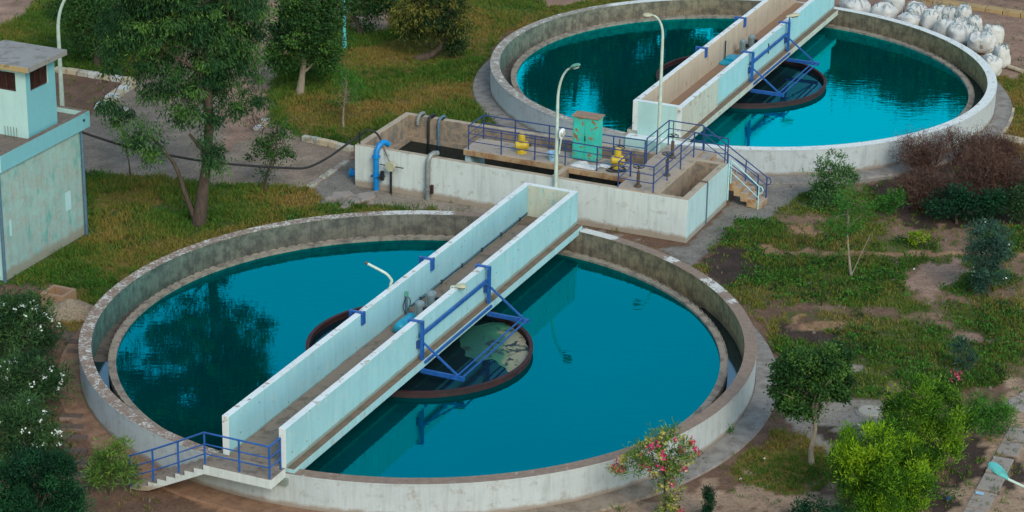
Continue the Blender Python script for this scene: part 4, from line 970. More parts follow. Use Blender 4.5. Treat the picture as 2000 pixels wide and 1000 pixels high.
# ------------------------------------------------------------------ kerbs, slabs, steps, stones
random.seed(3)
def stonebox(p, q, w, z0, z1, mat, name, parent, jit=.01, bev=.02):
    p = np.array(p[:2]); q = np.array(q[:2]); d = q-p; L = np.linalg.norm(d); d /= L; n_ = np.array([-d[1], d[0]])
    j = lambda: (random.random()-.5)*2*jit
    poly = [p-n_*w/2+[j(), j()], q-n_*w/2+[j(), j()], q+n_*w/2+[j(), j()], p+n_*w/2+[j(), j()]]
    return MB().prism(poly, z0, z1+j()).build(name, mat, parent, bevel=bev)
def kerb(pxs, n, mats, label, w=.22, h=.16, grp=None):
    P = [at(x_, y_, 0)[:2] for x_, y_ in pxs]; seg = [np.linalg.norm(b_-a) for a, b_ in zip(P, P[1:])]; T = sum(seg)
    t = empty('kerb', (P[0][0], P[0][1], 0), label, 'kerb', grp)
    def pt(s):
        for a, b_, l in zip(P, P[1:], seg):
            if s <= l+1e-6: return a+(b_-a)*s/l
            s -= l
        return P[-1]
    for i in range(n):
        stonebox(pt(T*i/n+.015), pt(T*(i+1)/n-.015), w, -.05, h, MT[mats[i % len(mats)]], 'kerb_stone', t)
    return t
kerb([(592, 274), (640, 284), (688, 297)], 6, ['kerb', 'kerb', 'kerbc', 'kerbc', 'kerb', 'kerb'], 'far road kerb with peeling green and cream paint, ending at the chamber', .26, .22)
kerb([(601, 368), (640, 342), (678, 316)], 6, ['kerb', 'pave', 'kerb'], 'low diagonal kerb running from the grass to the chamber left end', .24, .08)
kerb([(108, 139), (160, 146), (215, 155), (262, 163)], 7, ['kerbc', 'kerbc', 'kerb', 'kerbw', 'kerbc', 'kerbw'], 'back kerb of the planter behind the turquoise building, patchy white paint', .3, .2)
kerb([(256, 166), (220, 192), (196, 212)], 6, ['kerbc', 'kerbw'], 'diagonal kerb of the planter behind the turquoise building', .5, .16)
kerb([(188, 213), (215, 222), (250, 216)], 4, ['kerbw', 'kerbw', 'kerbc'], 'broken white kerb at the planter corner under the tall tree', .3, .14)
kerb([(520, 236), (514, 246), (500, 256)], 3, ['kerbw', 'kerbc'], 'short broken white kerb at the road bend beside the small leafy tree', .3, .14)
kerb([(1790, 2), (1860, 12), (1930, 22), (2010, 34), (2100, 48)], 9, ['kerby'], 'long ochre kerb beyond the white bulk bags', .55, .22)
kerb([(1979, 214), (1976, 232), (1964, 256), (1950, 268)], 6, ['kerbc', 'pave'], 'thin curved kerb outside the far tank apron', .12, .10)
kerb([(1950, 270), (1978, 276), (2006, 282), (2040, 290)], 5, ['kerbc'], 'wide cream kerb beside the dry brown bushes', .7, .12)
# tiled path at the lower right: individual slabs
pth = empty('path', at(1930, 950, 0), kind='structure')
p0, p1_ = at(1890, 1030, 0)[:2], at(2050, 720, 0)[:2]
for (xa, ya), (xb, yb), n_, w_ in (((1890, 1030), (1962, 895), 4, .62), ((1965, 890), (1993, 838), 2, .64), ((1975, 800), (2075, 740), 3, .8)):
    A_, B_ = at(xa, ya, 0)[:2], at(xb, yb, 0)[:2]
    for k in range(n_): stonebox(A_+(B_-A_)*(k/n_+.012), A_+(B_-A_)*((k+1)/n_-.012), w_, -.03, .045, MT['pave'], 'paving_slab', pth, .02, .012)
MB().box(fr(at(1905, 968, 0)[:2]), 0, .22, 0, .1, .06, .10).build('litter', MT['bucket'], None, at(1905, 968, .05), label='pale blue scrap lying on the tiled path at the lower right', cat='litter')
MB().box(fr(at(1848, 977, 0)[:2]), 0, .10, 0, .08, .03, .09).build('litter', MT['bpipe'], None, at(1848, 977, .05), label='small bright blue scrap on the soil left of the tiled path', cat='litter')
# stepping stones down the left side of the near tank
stp = empty('stone_steps', at(140, 880, 0), 'line of brown stone steps between the oleanders and the near tank', 'stone steps')
rows_ = [(140, 655), (143, 672), (146, 690), (148, 710), (149, 732), (150, 757), (142, 796), (140, 817), (140, 838), (146, 860), (146, 884), (147, 908), (148, 932), (149, 956)]
for i, (x_, y_) in enumerate(rows_):
    c_ = at(x_, y_, 0); w = .72 if i > 5 else .5; d_ = .34
    p_, q_ = c_[:2]+np.array([-w/2, .03]), c_[:2]+np.array([w/2, 0])
    o_ = stonebox(p_, q_, d_, -.03, .09, MT['step'], 'step_stone', stp, .025, .015)
    if i in (7, 8, 11, 12): stonebox(p_+[.03, -d_/2-.02], q_+[-.02, -d_/2-.02], .07, .0, .10, MT['stepedge'], 'step_edge', o_, .01, .01)
MB().prism([at(x_, y_, 0) for x_, y_ in ((104, 660), (130, 650), (160, 652), (158, 662), (140, 668))], -.02, .06).build('flagstone', MT['step'], stp, bevel=.015)
# broken slabs by the chamber
for poly_, lab in (([(635, 392), (652, 379), (684, 378), (690, 383), (663, 395)], 'flat grey concrete slab lying at the end of the grass near the chamber'),
                   ([(660, 412), (690, 384), (740, 376), (733, 388), (700, 398), (680, 408)], 'cracked concrete slab beside the blue pipe foot')):
    pl_ = [at(x_, y_, 0) for x_, y_ in poly_]
    MB().prism(pl_, -.02, .10).build('concrete_slab', MT['pave'], None, pl_[0], bevel=.015, label=lab, cat='slab')
# manhole
mh = empty('manhole', at(1700, 806, 0), 'round pale manhole cover on the concrete pad at lower right', 'manhole')
MB().lathe(at(1700, 806, 0), [(0, .09), (.36, .09), (.39, .06), (.39, 0)], 32).build('cover', MT['manhole'], mh)
MB().lathe(at(1700, 806, 0), [(.40, 0), (.40, .05), (.47, .04), (.48, 0)], 32).build('collar', MT['pave'], mh)
MB().box(fr(at(1698, 804, 0)[:2]), -.05, .05, -.02, .02, .09, .105).build('lifting_eye', MT['dark'], mh)
# brick-brown box and gravel heap at the left
bx_ = empty('concrete_box', at(85, 600, 0), 'low open brown concrete box behind the white oleanders', 'concrete box')
gb = fr(at(80, 598, 0)[:2])
for a_, b_, c_, d_ in ((0, .9, 0, .12), (0, .12, .121, .8), (.78, .9, .121, .8), (.121, .779, .68, .8)): MB().box(gb, a_, b_, c_, d_, 0, .5).build('side', MT['deck2'], bx_, bevel=.01)
mb = MB(); n_ = 26; R_ = .95; c_ = at(140, 612, 0); vs_ = []; fs_ = []
for i in range(n_+1):
    for j in range(n_+1):
        x_, y_ = (i/n_-.5)*2, (j/n_-.5)*2; r_ = math.hypot(x_, y_)
        z_ = max(0, 1-r_)**.8*.55+(vn(x_*9+3, y_*9)-.5)*.07*(r_ < .95)
        vs_.append((c_[0]+x_*R_, c_[1]+y_*R_*.8, z_-.03 if r_ > .95 else z_))
for i in range(n_):
    for j in range(n_): q = i*(n_+1)+j; fs_.append((q, q+n_+1, q+n_+2, q+1))
MB().add(vs_, fs_).build('gravel_heap', flat('pale_gravel', (.27, .21, .14), .95, 0, .5, 16, bp=.9), None, c_, smooth=True, label='small heap of pale gravel beside the near tank wall', cat='gravel', kind='stuff')
# scattered stones: nobody could count them
rs = np.random.RandomState(11); mb = MB()
for k in range(2600):
    x_, y_ = rs.uniform(-24, 26), rs.uniform(58, 112)
    if built(np.array(x_), np.array(y_), .1): continue
    z = zone_of(np.array([x_]), np.array([y_]))[0]; kk = ZONES[z][1] if z >= 0 else 'soil'
    if kk in ('turf', 'dry', 'asph') and rs.rand() < .85: continue
    s_ = .02+.05*rs.rand()**3*1.6; a_ = rs.rand(3, 2)
    pts = [(x_+s_*math.cos(t+a_[0, 0])*(.7+.5*rs.rand()), y_+s_*math.sin(t+a_[0, 0])*(.7+.5*rs.rand())) for t in (0, 1.4, 2.7, 4.2, 5.3)]
    k0 = len(mb.v); mb.v += [(p_[0], p_[1], -.02) for p_ in pts]+[(x_+(p_[0]-x_)*.6, y_+(p_[1]-y_)*.6, .03+s_*.7) for p_ in pts]
    mb.f += [tuple(range(k0+5, k0+10))]+[(k0+i, k0+(i+1) % 5, k0+5+(i+1) % 5, k0+5+i) for i in range(5)]; mb.m += [0]*6
mb.build('stones', MT['stone'], None, (0, 80, 0), label='small stones scattered over the bare soil', cat='stones', kind='stuff')

# ------------------------------------------------------------------ white bulk bags
def bag(cx, top, wpx, hm, label, lying=False, base=None, seed=0, dirty=False):
    rs = np.random.RandomState(seed+20)
    # ground point: the bag's top edge appears at `top` when it stands hm tall
    lo, hi = top, top+140
    for _ in range(30):
        mid = (lo+hi)/2; P = at(cx, mid, 0); tp = P.copy(); tp[2] = hm
        if pix(tp)[1] > top: hi = mid
        else: lo = mid
    c = at(cx, (lo+hi)/2, 0); s = scale_at(c); w = wpx/s/2*.86; lean = rs.normal(size=2)*.07
    ex, et, ez = rs.uniform(.28, .55), rs.uniform(.5, .85), rs.uniform(.38, .7); tl = rs.normal(size=2)*.10; hm = hm*rs.uniform(.85, 1.05)
    t = empty('bulk_bag', c, label, 'bulk bag', 'white bulk bags piled behind the far tank')
    nu, nv_ = 36, 22; vs = []; fs = []; ya = rs.uniform(0, 3); sx = w; sy = w*rs.uniform(.85, 1.05)
    for i in range(nv_+1):
        ph = -math.pi/2+math.pi*i/nv_
        for j in range(nu):
            th = 2*math.pi*j/nu
            sq = lambda v_, e: math.copysign(abs(v_)**e, v_)
            if lying: x, y, z = sq(math.cos(ph), .55)*sq(math.cos(th), .8), sq(math.cos(ph), .55)*sq(math.sin(th), .8), sq(math.sin(ph), .7)
            else: x, y, z = sq(math.cos(ph), ex)*sq(math.cos(th), et), sq(math.cos(ph), ex)*sq(math.sin(th), et), sq(math.sin(ph), ez)
            bul = 1+.06*math.cos(z*1.4)+.24*(vn(x*2.2+seed*3+5, y*2.2+z*2.4+5)-.5)+.05*(vn(x*4+seed, z*5+9)-.5)
            zz = (z+1)/2
            if not lying and zz > .88: bul *= .93
            wr = .09*(vn(x*5+seed+20, y*5+20)-.5)*(zz > .7)+.03*(vn(th*9+seed, zz*14)-.5)
            X_, Y_ = x*sx*bul, y*sy*bul
            xr, yr = X_*math.cos(ya)-Y_*math.sin(ya), X_*math.sin(ya)+Y_*math.cos(ya)
            vs.append((c[0]+xr+lean[0]*zz*hm, c[1]+yr+lean[1]*zz*hm, zz*hm*(1+.22*(vn(x*1.5+seed*7, y*1.5+3)-.5)*zz)+wr+zz*(tl[0]*xr+tl[1]*yr)))
    for i in range(nv_):
        for j in range(nu): fs.append((i*nu+j, i*nu+(j+1) % nu, (i+1)*nu+(j+1) % nu, (i+1)*nu+j))
    MB().add(vs, fs).build('sack', MT['bag'], t, smooth=True)
    # lifting loops and strap
    for k in range(4):
        a = ya+math.pi/4+k*math.pi/2; e = np.array([math.cos(a), math.sin(a), 0]); sd = np.array([-e[1], e[0], 0]); o_ = c+e*w*.78; o_ = o_+[0, 0, hm*.93]
        lp = [o_-sd*.16, o_-sd*.12+[0, 0, .12]-e*.05, o_+[0, 0, .16+.05*rs.rand()]-e*.12*rs.rand(), o_+sd*.12+[0, 0, .10]-e*.04, o_+sd*.16]
        MB().tube(smooth_path(lp, 3), .016, 5).build('lifting_loop', MT['strap' if k % 2 else 'bagdark'], t)
    for k in range(2):
        a = ya+(0 if k else math.pi/2); e = np.array([math.cos(a), math.sin(a), 0]); pts = []
        for q in np.linspace(0, math.pi, 15):
            if lying: pts.append(c+e*w*1.04*math.copysign(abs(math.cos(q))**.6, math.cos(q))+[0, 0, hm*.5+hm*.53*math.sin(q)**.7])
        if not lying:
            b_ = c+e*w*1.03
            pts = [b_+[0, 0, .05], b_+e*.03+[0, 0, hm*.5], b_+[0, 0, hm*.9]]
        MB().tube(pts, .014, 5).build('seam', MT['bagdark'], t)
    if dirty: MB().tube([c+[-.05, -w*1.02, hm*.45], c+[-.05, -w*1.06, hm*.45]], .10, 8).build('stain', MT['cabtop'], t)
    return t
bags = [(1668, -6, 66, .85, 'flattened wide bulk bag next to the end of the far footbridge', True), (1725, 8, 50, .95, 'round slumped bulk bag, second from the far footbridge, right against the rim', False),
 (1745, -14, 44, 1.0, 'bulk bag at the top edge of the frame, behind the slumped one', False), (1789, 6, 50, .72, 'low folded bulk bag with loose wrinkled top', True), (1775, 24, 50, .80, 'stained squat bulk bag against the rim in front of the low folded one', False),
 (1814, 20, 38, 1.05, 'tall narrow bulk bag left of the one with the dark seam', False), (1843, 34, 46, 1.0, 'upright boxy bulk bag with a dark vertical seam against the rim', False), (1828, 12, 34, .8, 'small bulk bag standing behind the tall narrow one', False),
 (1853, 16, 32, .8, 'bulk bag behind the boxy one, with teal loops', False), (1880, 14, 34, .95, 'rearmost bulk bag, nearest the road', False), (1872, 34, 34, .85, 'bulk bag in the middle of the heap between boxy and rearmost ones', False),
 (1901, 30, 32, .95, 'bulk bag at the right of the middle row, with loose loops', False), (1876, 47, 54, .95, 'bulk bag lying on its side with two straps, left of the rust stained one', True), (1915, 60, 58, 1.0, 'bulk bag lying on its side with a rust stain', True),
 (1936, 47, 46, 1.05, 'big bulk bag behind the rust stained one', False), (1957, 86, 32, 1.05, 'rightmost narrow bulk bag beside the road', False), (1934, 106, 44, 1.0, 'lowest bulk bag, squeezed against the far tank rim', False), (1895, 50, 30, .8, 'small bulk bag wedged behind the two lying ones', False)]
for i, (cx, tp_, w_, h_, lb, ly) in enumerate(bags): bag(cx, tp_, w_, h_, lb, ly, seed=i, dirty=('rust' in lb and 'lying' in lb and i == 13))
MB().tube([at(1970, 130, .12), at(1998, 140, .1)], .10, 8).build('roll', MT['kerbc'], None, at(1970, 130, 0), label='short tan roll lying on the soil right of the bulk bags', cat='roll')
# ------------------------------------------------------------------ vegetation
def nrm(a): return a/np.maximum(np.linalg.norm(a, axis=-1, keepdims=True), 1e-9)
def leaf_arrays(P, D, L, Wd, R, rs, fold=.0):
    """rhombic leaves: P base, D direction, L length, Wd width, R colour value"""
    N_ = len(P); D = nrm(D); rv = nrm(rs.normal(size=(N_, 3))); Wv = nrm(np.cross(D, rv))
    L = np.broadcast_to(L, (N_,))[:, None]; Wd = np.broadcast_to(Wd, (N_,))[:, None]
    v = np.stack([P, P+D*L*.5+Wv*Wd*.5, P+D*L, P+D*L*.5-Wv*Wd*.5], 1).reshape(-1, 3)
    q = np.arange(N_*4).reshape(-1, 4); return v, q, np.repeat(np.clip(R, 0, 1), 4)
def foliage(name, mat, parent, arrs, origin=None, **tags):
    o_ = np.array(root(parent).location) if parent else np.array(origin, float)
    vs, qs, rr, k = [], [], [], 0
    for v, q, r in arrs: vs.append(v-o_); qs.append(q+k); rr.append(r); k += len(v)
    me = npmesh(name, np.concatenate(vs), np.concatenate(qs), rnd=np.concatenate(rr)); me.materials.append(mat)
    o = bpy.data.objects.new(name, me); COL.objects.link(o)
    if parent: o.parent = parent
    else: o.location = Vector([float(t) for t in o_])
    return tag(o, **tags)
def clumps(ells, per_m3, rs, shell=.45):
    out = []
    for c, r in ells:
        vol = 4.19*r[0]*r[1]*r[2]; n_ = max(5, int(vol**.8*per_m3)); d = nrm(rs.normal(size=(n_, 3)))
        k = shell+(1-shell)*rs.rand(n_)**.5
        k = k*(.80+.36*rs.rand(n_))
        out.append(np.array(c)+d*k[:, None]*np.array(r))
    return np.concatenate(out)
def crown_leaves(ells, rs, per_m3, cr, nl, L, Wd, droop=0.0, up=0.0, shell=.45, flat_=.8, cl=None, cvar=.55):
    C_ = clumps(ells, per_m3, rs, shell) if cl is None else cl
    n_ = len(C_); crr = cr*(.55+.9*rs.rand(n_)); cnt = np.maximum(3, (nl*(.5+rs.rand(n_))).astype(int)); ii = np.repeat(np.arange(n_), cnt)
    off = rs.normal(size=(len(ii), 3))*.5*crr[ii][:, None]; off[:, 2] *= flat_
    if droop: off[:, 2] -= np.abs(rs.normal(size=len(ii)))*crr[ii]*droop*.55
    P = C_[ii]+off; D = rs.normal(size=(len(ii), 3))*.8+nrm(off)*.8; D[:, 2] += up-droop*1.6
    cv = rs.rand(n_)*cvar+ (1-cvar)*.3
    R = cv[ii]*.95+rs.rand(len(ii))*.26-.08
    return leaf_arrays(P, D, L*(.6+.8*rs.rand(len(ii))), Wd*(.7+.6*rs.rand(len(ii))), R, rs), C_
def ell(px, py, rx, ry, y, dy=0.0, k=1.0):
    c = at_y(px, py, y+dy); s = scale_at(c); rxm = rx/s; rzm = ry/s/.93
    return (c, (rxm, (rxm*.6+rzm*.4)*k, rzm))
def limb(mb, p, q, r0, r1, rs, n=5, bend=.08, seg=7):
    p, q = np.array(p, float), np.array(q, float); L = np.linalg.norm(q-p); pts = []
    o1 = rs.normal(size=3)*L*bend
    for i in range(n+1):
        t = i/n; pts.append(p+(q-p)*t+o1*math.sin(math.pi*t)+np.array([0, 0, L*.06*math.sin(math.pi*t)]))
    mb.tube(pts, list(np.linspace(r0, r1, n+1)), seg); return pts
def tree(basepx, crown_px, trunk_px, label, cat, leaf, r0, bark_='bark', name='tree', per=10, cr=.35, nl=40, L=.14, Wd=.05, droop=0, up=0, shell=.45, seed=1, limbs=16, group=None, extra=None, sec=None, flat_=.8, base=None, cvar=.55, kdepth=1.0):
    rs = np.random.RandomState(seed); B = at(*basepx, 0) if base is None else np.array(base, float); y = B[1]
    t = empty(name, B, label, cat, group)
    ells = [ell(a, b_, c_, d_, y, dy, kdepth) for a, b_, c_, d_, dy in crown_px]
    arr, cl = crown_leaves(ells, rs, per, cr, nl, L, Wd, droop, up, shell, flat_, cvar=cvar)
    mb = MB(); tp = [B-[0, 0, .05]]+[at_y(a, b_, y) for a, b_ in trunk_px]
    rr = list(np.linspace(r0, r0*.45, len(tp))); rr[0] = r0*1.35
    tps = smooth_path(tp, 4); rrs = list(np.interp(np.linspace(0, 1, len(tps)), np.linspace(0, 1, len(rr)), rr))
    mb.tube(tps, rrs, 12)
    if sec:
        for s_ in sec:
            sp_ = [np.array(at_y(a, b_, y)) for a, b_ in s_]; sp_[0] = tps[min(2, len(tps)-1)] if s_[0] == s_[0] and False else sp_[0]
            q_ = smooth_path(sp_, 4); mb.tube(q_, list(np.linspace(r0*.5, r0*.22, len(q_))), 9)
    mb.build('trunk', MT[bark_], t, smooth=True)
    mb = MB(); idx_ = rs.choice(len(cl), min(limbs, len(cl)), replace=False)
    for i in idx_:
        s0 = tps[int(len(tps)*(.55+.44*rs.rand()))] if len(tps) > 3 else tps[-1]
        p_ = limb(mb, s0, cl[i], r0*.30, r0*.06, rs)
        for k in range(2):
            j = rs.choice(len(cl), 12); dists = np.linalg.norm(cl[j]-p_[3], axis=1); limb(mb, p_[3], cl[j[np.argmin(dists)]], r0*.12, r0*.04, rs, 3, seg=5)
    mb.build('limbs', MT[bark_], t, smooth=True)
    foliage('crown', LM[leaf], t, [arr])
    if extra: extra(t, ells, rs, cl)
    return t
def flowers(mat, n_, size, per=5, sh=1.0):
    def f(t, ells, rs, cl):
        c = [];
        for _ in range(n_):
            e, r = ells[rs.randint(len(ells))]; d = nrm(rs.normal(size=3)); d[1] = -abs(d[1])*.8; d[2] = abs(d[2])*.9+.05; d = nrm(d); c.append(e+d*np.array(r)*sh*(.92+.14*rs.rand()))
        c = np.array(c); ii = np.repeat(np.arange(n_), per); P = c[ii]+rs.normal(size=(len(ii), 3))*size*.55
        D = rs.normal(size=P.shape); D[:, 2] += .4
        foliage('flowers', LM[mat], t, [leaf_arrays(P, D, size, size*.9, rs.rand(len(ii)), rs)], kind='stuff')
    return f
def flowers2(t, ells, rs, cl):
    flowers('pink', 26, .085, 16, 1.06)(t, ells, rs, cl); flowers('buds', 90, .075, 10, 1.0)(t, ells, rs, cl); flowers('dry', 10, .07, 12, 1.08)(t, ells, rs, cl)
# the tall gum tree
tree((388, 440), [(335, 15, 92, 70, 0), (420, 70, 66, 80, .5), (240, 40, 42, 56, -.3), (475, 25, 46, 72, .4), (280, 262, 34, 22, -.5), (242, 225, 30, 20, -.4), (400, 175, 44, 50, 0), (482, 135, 30, 46, .3), (310, 135, 50, 50, .2), (412, 262, 15, 40, -.2), (422, 305, 12, 22, -.2), (212, 200, 13, 14, -.5), (222, 108, 14, 36, -.4), (348, 210, 20, 22, .1), (455, 205, 16, 14, .1), (505, 190, 10, 10, .1), (360, -120, 110, 75, 0), (430, -200, 90, 70, .4), (300, -60, 90, 70, -.2), (300, 300, 16, 12, -.4), (390, -290, 60, 50, 0)],
     [(398, 360), (405, 300), (408, 220), (402, 120), (398, 0), (400, -140), (400, -260)], 'tall dark gum tree with drooping foliage beside the turquoise building', 'tree', 'euc', .205, name='gum_tree',
     per=15, cr=.36, nl=120, L=.17, Wd=.042, droop=.7, seed=4, limbs=46, shell=.55, cvar=.9, flat_=.6, sec=[[(384, 436), (362, 380), (345, 330), (325, 300), (290, 262)], [(402, 300), (385, 280), (370, 262)]])
tree((585, 186), [(590, 58, 56, 50, 0), (638, 80, 28, 48, .5), (546, 105, 24, 34, -.4), (600, 5, 54, 42, 0), (562, 122, 20, 14, 0), (630, 114, 24, 12, .3), (640, 20, 28, 42, .6)], [(590, 148), (594, 110), (596, 50), (598, 0)], 'broad leafy green tree on the grass between the road and the chamber', 'tree', 'ficus', .15, 'barkpale', 'leafy_tree', per=14, cr=.38, nl=130, L=.14, Wd=.075, seed=7, limbs=26, cvar=.85, flat_=.6, shell=.55, sec=[[(592, 142), (604, 132), (616, 118)]])
tree((706, 68), [(715, -2, 46, 30, 0), (700, 15, 32, 18, 0), (712, 44, 14, 14, 0), (740, 5, 28, 24, .4), (715, -50, 44, 30, 0)], [(698, 45), (688, 22), (690, -20)], 'dark tree with slanting trunk cut by the top edge, above the peeling lamp post', 'tree', 'ficus', .13, 'bark', 'leafy_tree', per=14, cr=.4, nl=60, L=.15, Wd=.07, seed=8)
tree((812, 116), [(842, 8, 66, 40, 0), (868, 44, 36, 22, 0), (795, 36, 24, 26, -.3), (893, 40, 22, 40, .4), (888, 78, 10, 12, 0), (812, 66, 12, 10, 0), (840, -40, 60, 40, 0)], [(848, 104), (866, 78), (852, 30), (850, -20)], 'leaning tree with yellowish olive crown at the top edge, left of the far tank', 'tree', 'olive', .16, 'bark', 'olive_tree', per=14, cr=.40, nl=120, L=.17, Wd=.045, droop=.5, cvar=.95, flat_=.6, shell=.5, seed=9, limbs=22)
tree((670, 248), [(680, 172, 34, 30, 0), (672, 150, 22, 18, 0), (696, 188, 22, 20, 0)], [(670, 225), (672, 205), (678, 160)], 'thin pale stemmed sapling on the grass behind the chamber', 'tree', 'mid', .05, 'barkpale', 'sapling', per=22, cr=.24, nl=34, L=.09, Wd=.04, seed=10, cvar=.2)
tree((517, 373), [(545, 285, 38, 26, 0), (520, 300, 34, 20, 0), (540, 250, 18, 18, 0), (522, 338, 12, 12, 0), (560, 300, 24, 14, 0)], [(520, 345), (530, 318), (540, 280), (542, 245)], 'small leafy tree on the kerb side of the road, just right of the gum tree', 'tree', 'ficus', .05, 'bark', 'sapling', per=20, cr=.26, nl=42, L=.11, Wd=.055, seed=11)
tree((255, 345), [(245, 262, 28, 22, 0), (258, 282, 24, 14, 0), (228, 250, 16, 12, 0)], [(252, 318), (248, 300), (244, 265)], 'very thin sapling with pale sparse leaves under the gum tree', 'tree', 'olel', .03, 'bark', 'sapling', per=14, cr=.24, nl=16, L=.10, Wd=.035, droop=.4, seed=12)
tree((190, 128), [(170, 30, 50, 60, 0), (215, 60, 40, 50, 0), (150, 0, 55, 40, 0), (225, 10, 60, 50, 0)], [(190, 90), (190, 30)], 'dark bushy tree behind the lamp post at the upper left', 'tree', 'ficus', .14, 'bark', 'leafy_tree', per=12, cr=.45, nl=70, L=.16, Wd=.05, seed=13, droop=.4)
tree((512, 262), [(512, 240, 16, 12, 0)], [(512, 250)], 'small dark spiky plant by the broken kerb at the road bend', 'plant', 'dry', .02, 'bark', 'spiky_plant', per=16, cr=.2, nl=24, L=.28, Wd=.03, up=.8, seed=14, limbs=3)
tree((1620, 406), [(1628, 325, 32, 26, 0), (1604, 350, 28, 22, 0), (1648, 350, 26, 24, 0), (1615, 382, 38, 24, 0)], [(1620, 380), (1622, 340)], 'grey green leafy shrub at the foot of the far tank', 'shrub', 'shrub', .04, 'bark', 'shrub', per=34, cr=.22, nl=44, L=.11, Wd=.045, up=.5, seed=15)
tree((1663, 542), [(1655, 385, 26, 24, 0), (1662, 420, 38, 26, 0), (1690, 408, 24, 16, 0), (1640, 445, 26, 16, 0)], [(1658, 500), (1655, 450), (1656, 395)], 'fresh green two stemmed sapling standing in the right field', 'tree', 'mid', .045, 'barkpale', 'sapling', per=30, cr=.24, nl=36, L=.10, Wd=.04, seed=16, sec=[[(1664, 536), (1680, 500), (1700, 458)]], cvar=.3)
tree((1750, 424), [(1752, 388, 24, 18, 0), (1728, 400, 22, 14, 0)], [(1750, 400)], 'low fresh green bush left of the dark bushes', 'bush', 'mid', .03, 'bark', 'bush', per=40, cr=.2, nl=40, L=.10, Wd=.05, up=.3, seed=17, limbs=5)
tree((1868, 436), [(1855, 392, 34, 24, 0), (1905, 408, 30, 26, 0), (1830, 412, 22, 14, 0), (1950, 396, 26, 28, 0), (1880, 378, 20, 16, 0)], [(1868, 410)], 'dark green mass of bush under the dry brown twigs', 'bush', 'dark', .05, 'bark', 'bush', per=26, cr=.3, nl=70, L=.13, Wd=.05, seed=18, limbs=8)
tree((1995, 440), [(1995, 395, 26, 38, 0), (2030, 380, 30, 40, 0)], [(1995, 410)], 'dark bush cut by the right edge of the frame', 'bush', 'ole', .05, 'bark', 'bush', per=26, cr=.3, nl=60, L=.13, Wd=.05, seed=19, limbs=8)
tree((1930, 580), [(1930, 458, 36, 26, 0), (1925, 500, 40, 32, 0), (1930, 540, 36, 28, 0), (1958, 480, 20, 24, 0)], [(1930, 540), (1930, 480)], 'grey green oleander with a few white flowers standing in the right field', 'oleander', 'olet', .05, 'bark', 'oleander', per=34, cr=.22, nl=62, L=.15, Wd=.032, up=.4, seed=20, extra=flowers('white', 9, .06, 4))
tree((1795, 484), [(1793, 466, 19, 11, 0)], [(1795, 474)], 'small yellow green bush in the right field', 'bush', 'yellow', .02, 'bark', 'bush', per=90, cr=.14, nl=40, L=.10, Wd=.04, up=.5, seed=21, limbs=3)
tree((1890, 728), [(1888, 705, 20, 18, 0), (1885, 680, 14, 20, 0)], [(1890, 705)], 'small dark upright shrub in the right field below the oleander', 'shrub', 'olet', .02, 'bark', 'shrub', per=50, cr=.18, nl=40, L=.16, Wd=.03, up=1.2, seed=22, limbs=4)
tree((1648, 700), [(1650, 668, 22, 16, 0)], [(1648, 680)], 'small yellowish bush above the round crowned tree', 'bush', 'olive', .02, 'bark', 'bush', per=40, cr=.16, nl=26, L=.10, Wd=.04, up=.3, seed=23, limbs=4)
tree((1585, 907), [(1578, 715, 46, 28, 0), (1628, 708, 32, 32, 0), (1552, 788, 32, 24, 0), (1533, 718, 24, 30, 0), (1645, 752, 18, 26, 0), (1590, 752, 38, 28, 0), (1525, 755, 20, 22, 0), (1575, 805, 24, 16, 0)], [(1584, 880), (1592, 838), (1590, 810), (1585, 760)], 'small round crowned tree with bare pale trunk right of the near tank', 'tree', 'ficus', .085, 'barkpale', 'leafy_tree', per=46, cr=.22, nl=150, L=.10, Wd=.06, cvar=.85, flat_=.65, seed=24, limbs=24, sec=[[(1590, 815), (1600, 785), (1625, 745)]])
tree((1722, 1020), [(1700, 880, 60, 44, 0), (1745, 905, 60, 48, 0), (1680, 940, 48, 44, 0), (1740, 965, 64, 48, 0), (1652, 900, 26, 34, 0), (1790, 950, 30, 36, 0), (1700, 990, 60, 40, 0)], [(1722, 960)], 'big lime green bush at the bottom right, nearest the bottom edge', 'bush', 'bright', .06, 'bark', 'bush', per=24, cr=.24, nl=220, L=.12, Wd=.028, up=1.1, cvar=.95, flat_=1.05, seed=25, limbs=12, shell=.7)
tree((1815, 918), [(1798, 772, 44, 36, .2), (1770, 815, 48, 38, 0), (1840, 810, 46, 42, 0), (1868, 840, 30, 36, 0), (1820, 860, 52, 40, 0), (1795, 890, 40, 24, 0), (1752, 800, 30, 30, 0)], [(1815, 870)], 'second lime green bush, behind the bigger one and darker towards its foot', 'bush', 'bright2', .06, 'bark', 'bush', per=22, cr=.25, nl=200, L=.11, Wd=.030, up=1.0, cvar=.95, flat_=1.0, seed=26, limbs=12, shell=.65)
tree((1936, 852), [(1925, 800, 38, 22, 0), (1955, 812, 26, 22, 0), (1905, 812, 22, 20, 0), (1940, 828, 36, 16, 0)], [(1936, 830)], 'low spreading fresh green bush right of the lime bushes', 'bush', 'mid', .04, 'bark', 'bush', per=50, cr=.18, nl=70, L=.16, Wd=.02, up=.4, seed=27, limbs=8)
tree((1855, 750), [(1858, 738, 14, 14, 0)], [(1855, 742)], 'small shrub with pink flowers behind the lime bushes', 'shrub', 'ole', .02, 'bark', 'shrub', per=60, cr=.16, nl=30, L=.12, Wd=.03, up=.4, seed=28, limbs=3, extra=flowers('pink', 9, .08, 5))
tree((1600, 1030), [(1598, 996, 42, 16, 0), (1560, 1004, 24, 14, 0), (1640, 1006, 20, 14, 0)], [(1600, 1010)], 'dark green bush poking in at the bottom edge left of the lime bush', 'bush', 'dark', .03, 'bark', 'bush', per=50, cr=.18, nl=50, L=.10, Wd=.045, seed=29, limbs=5)
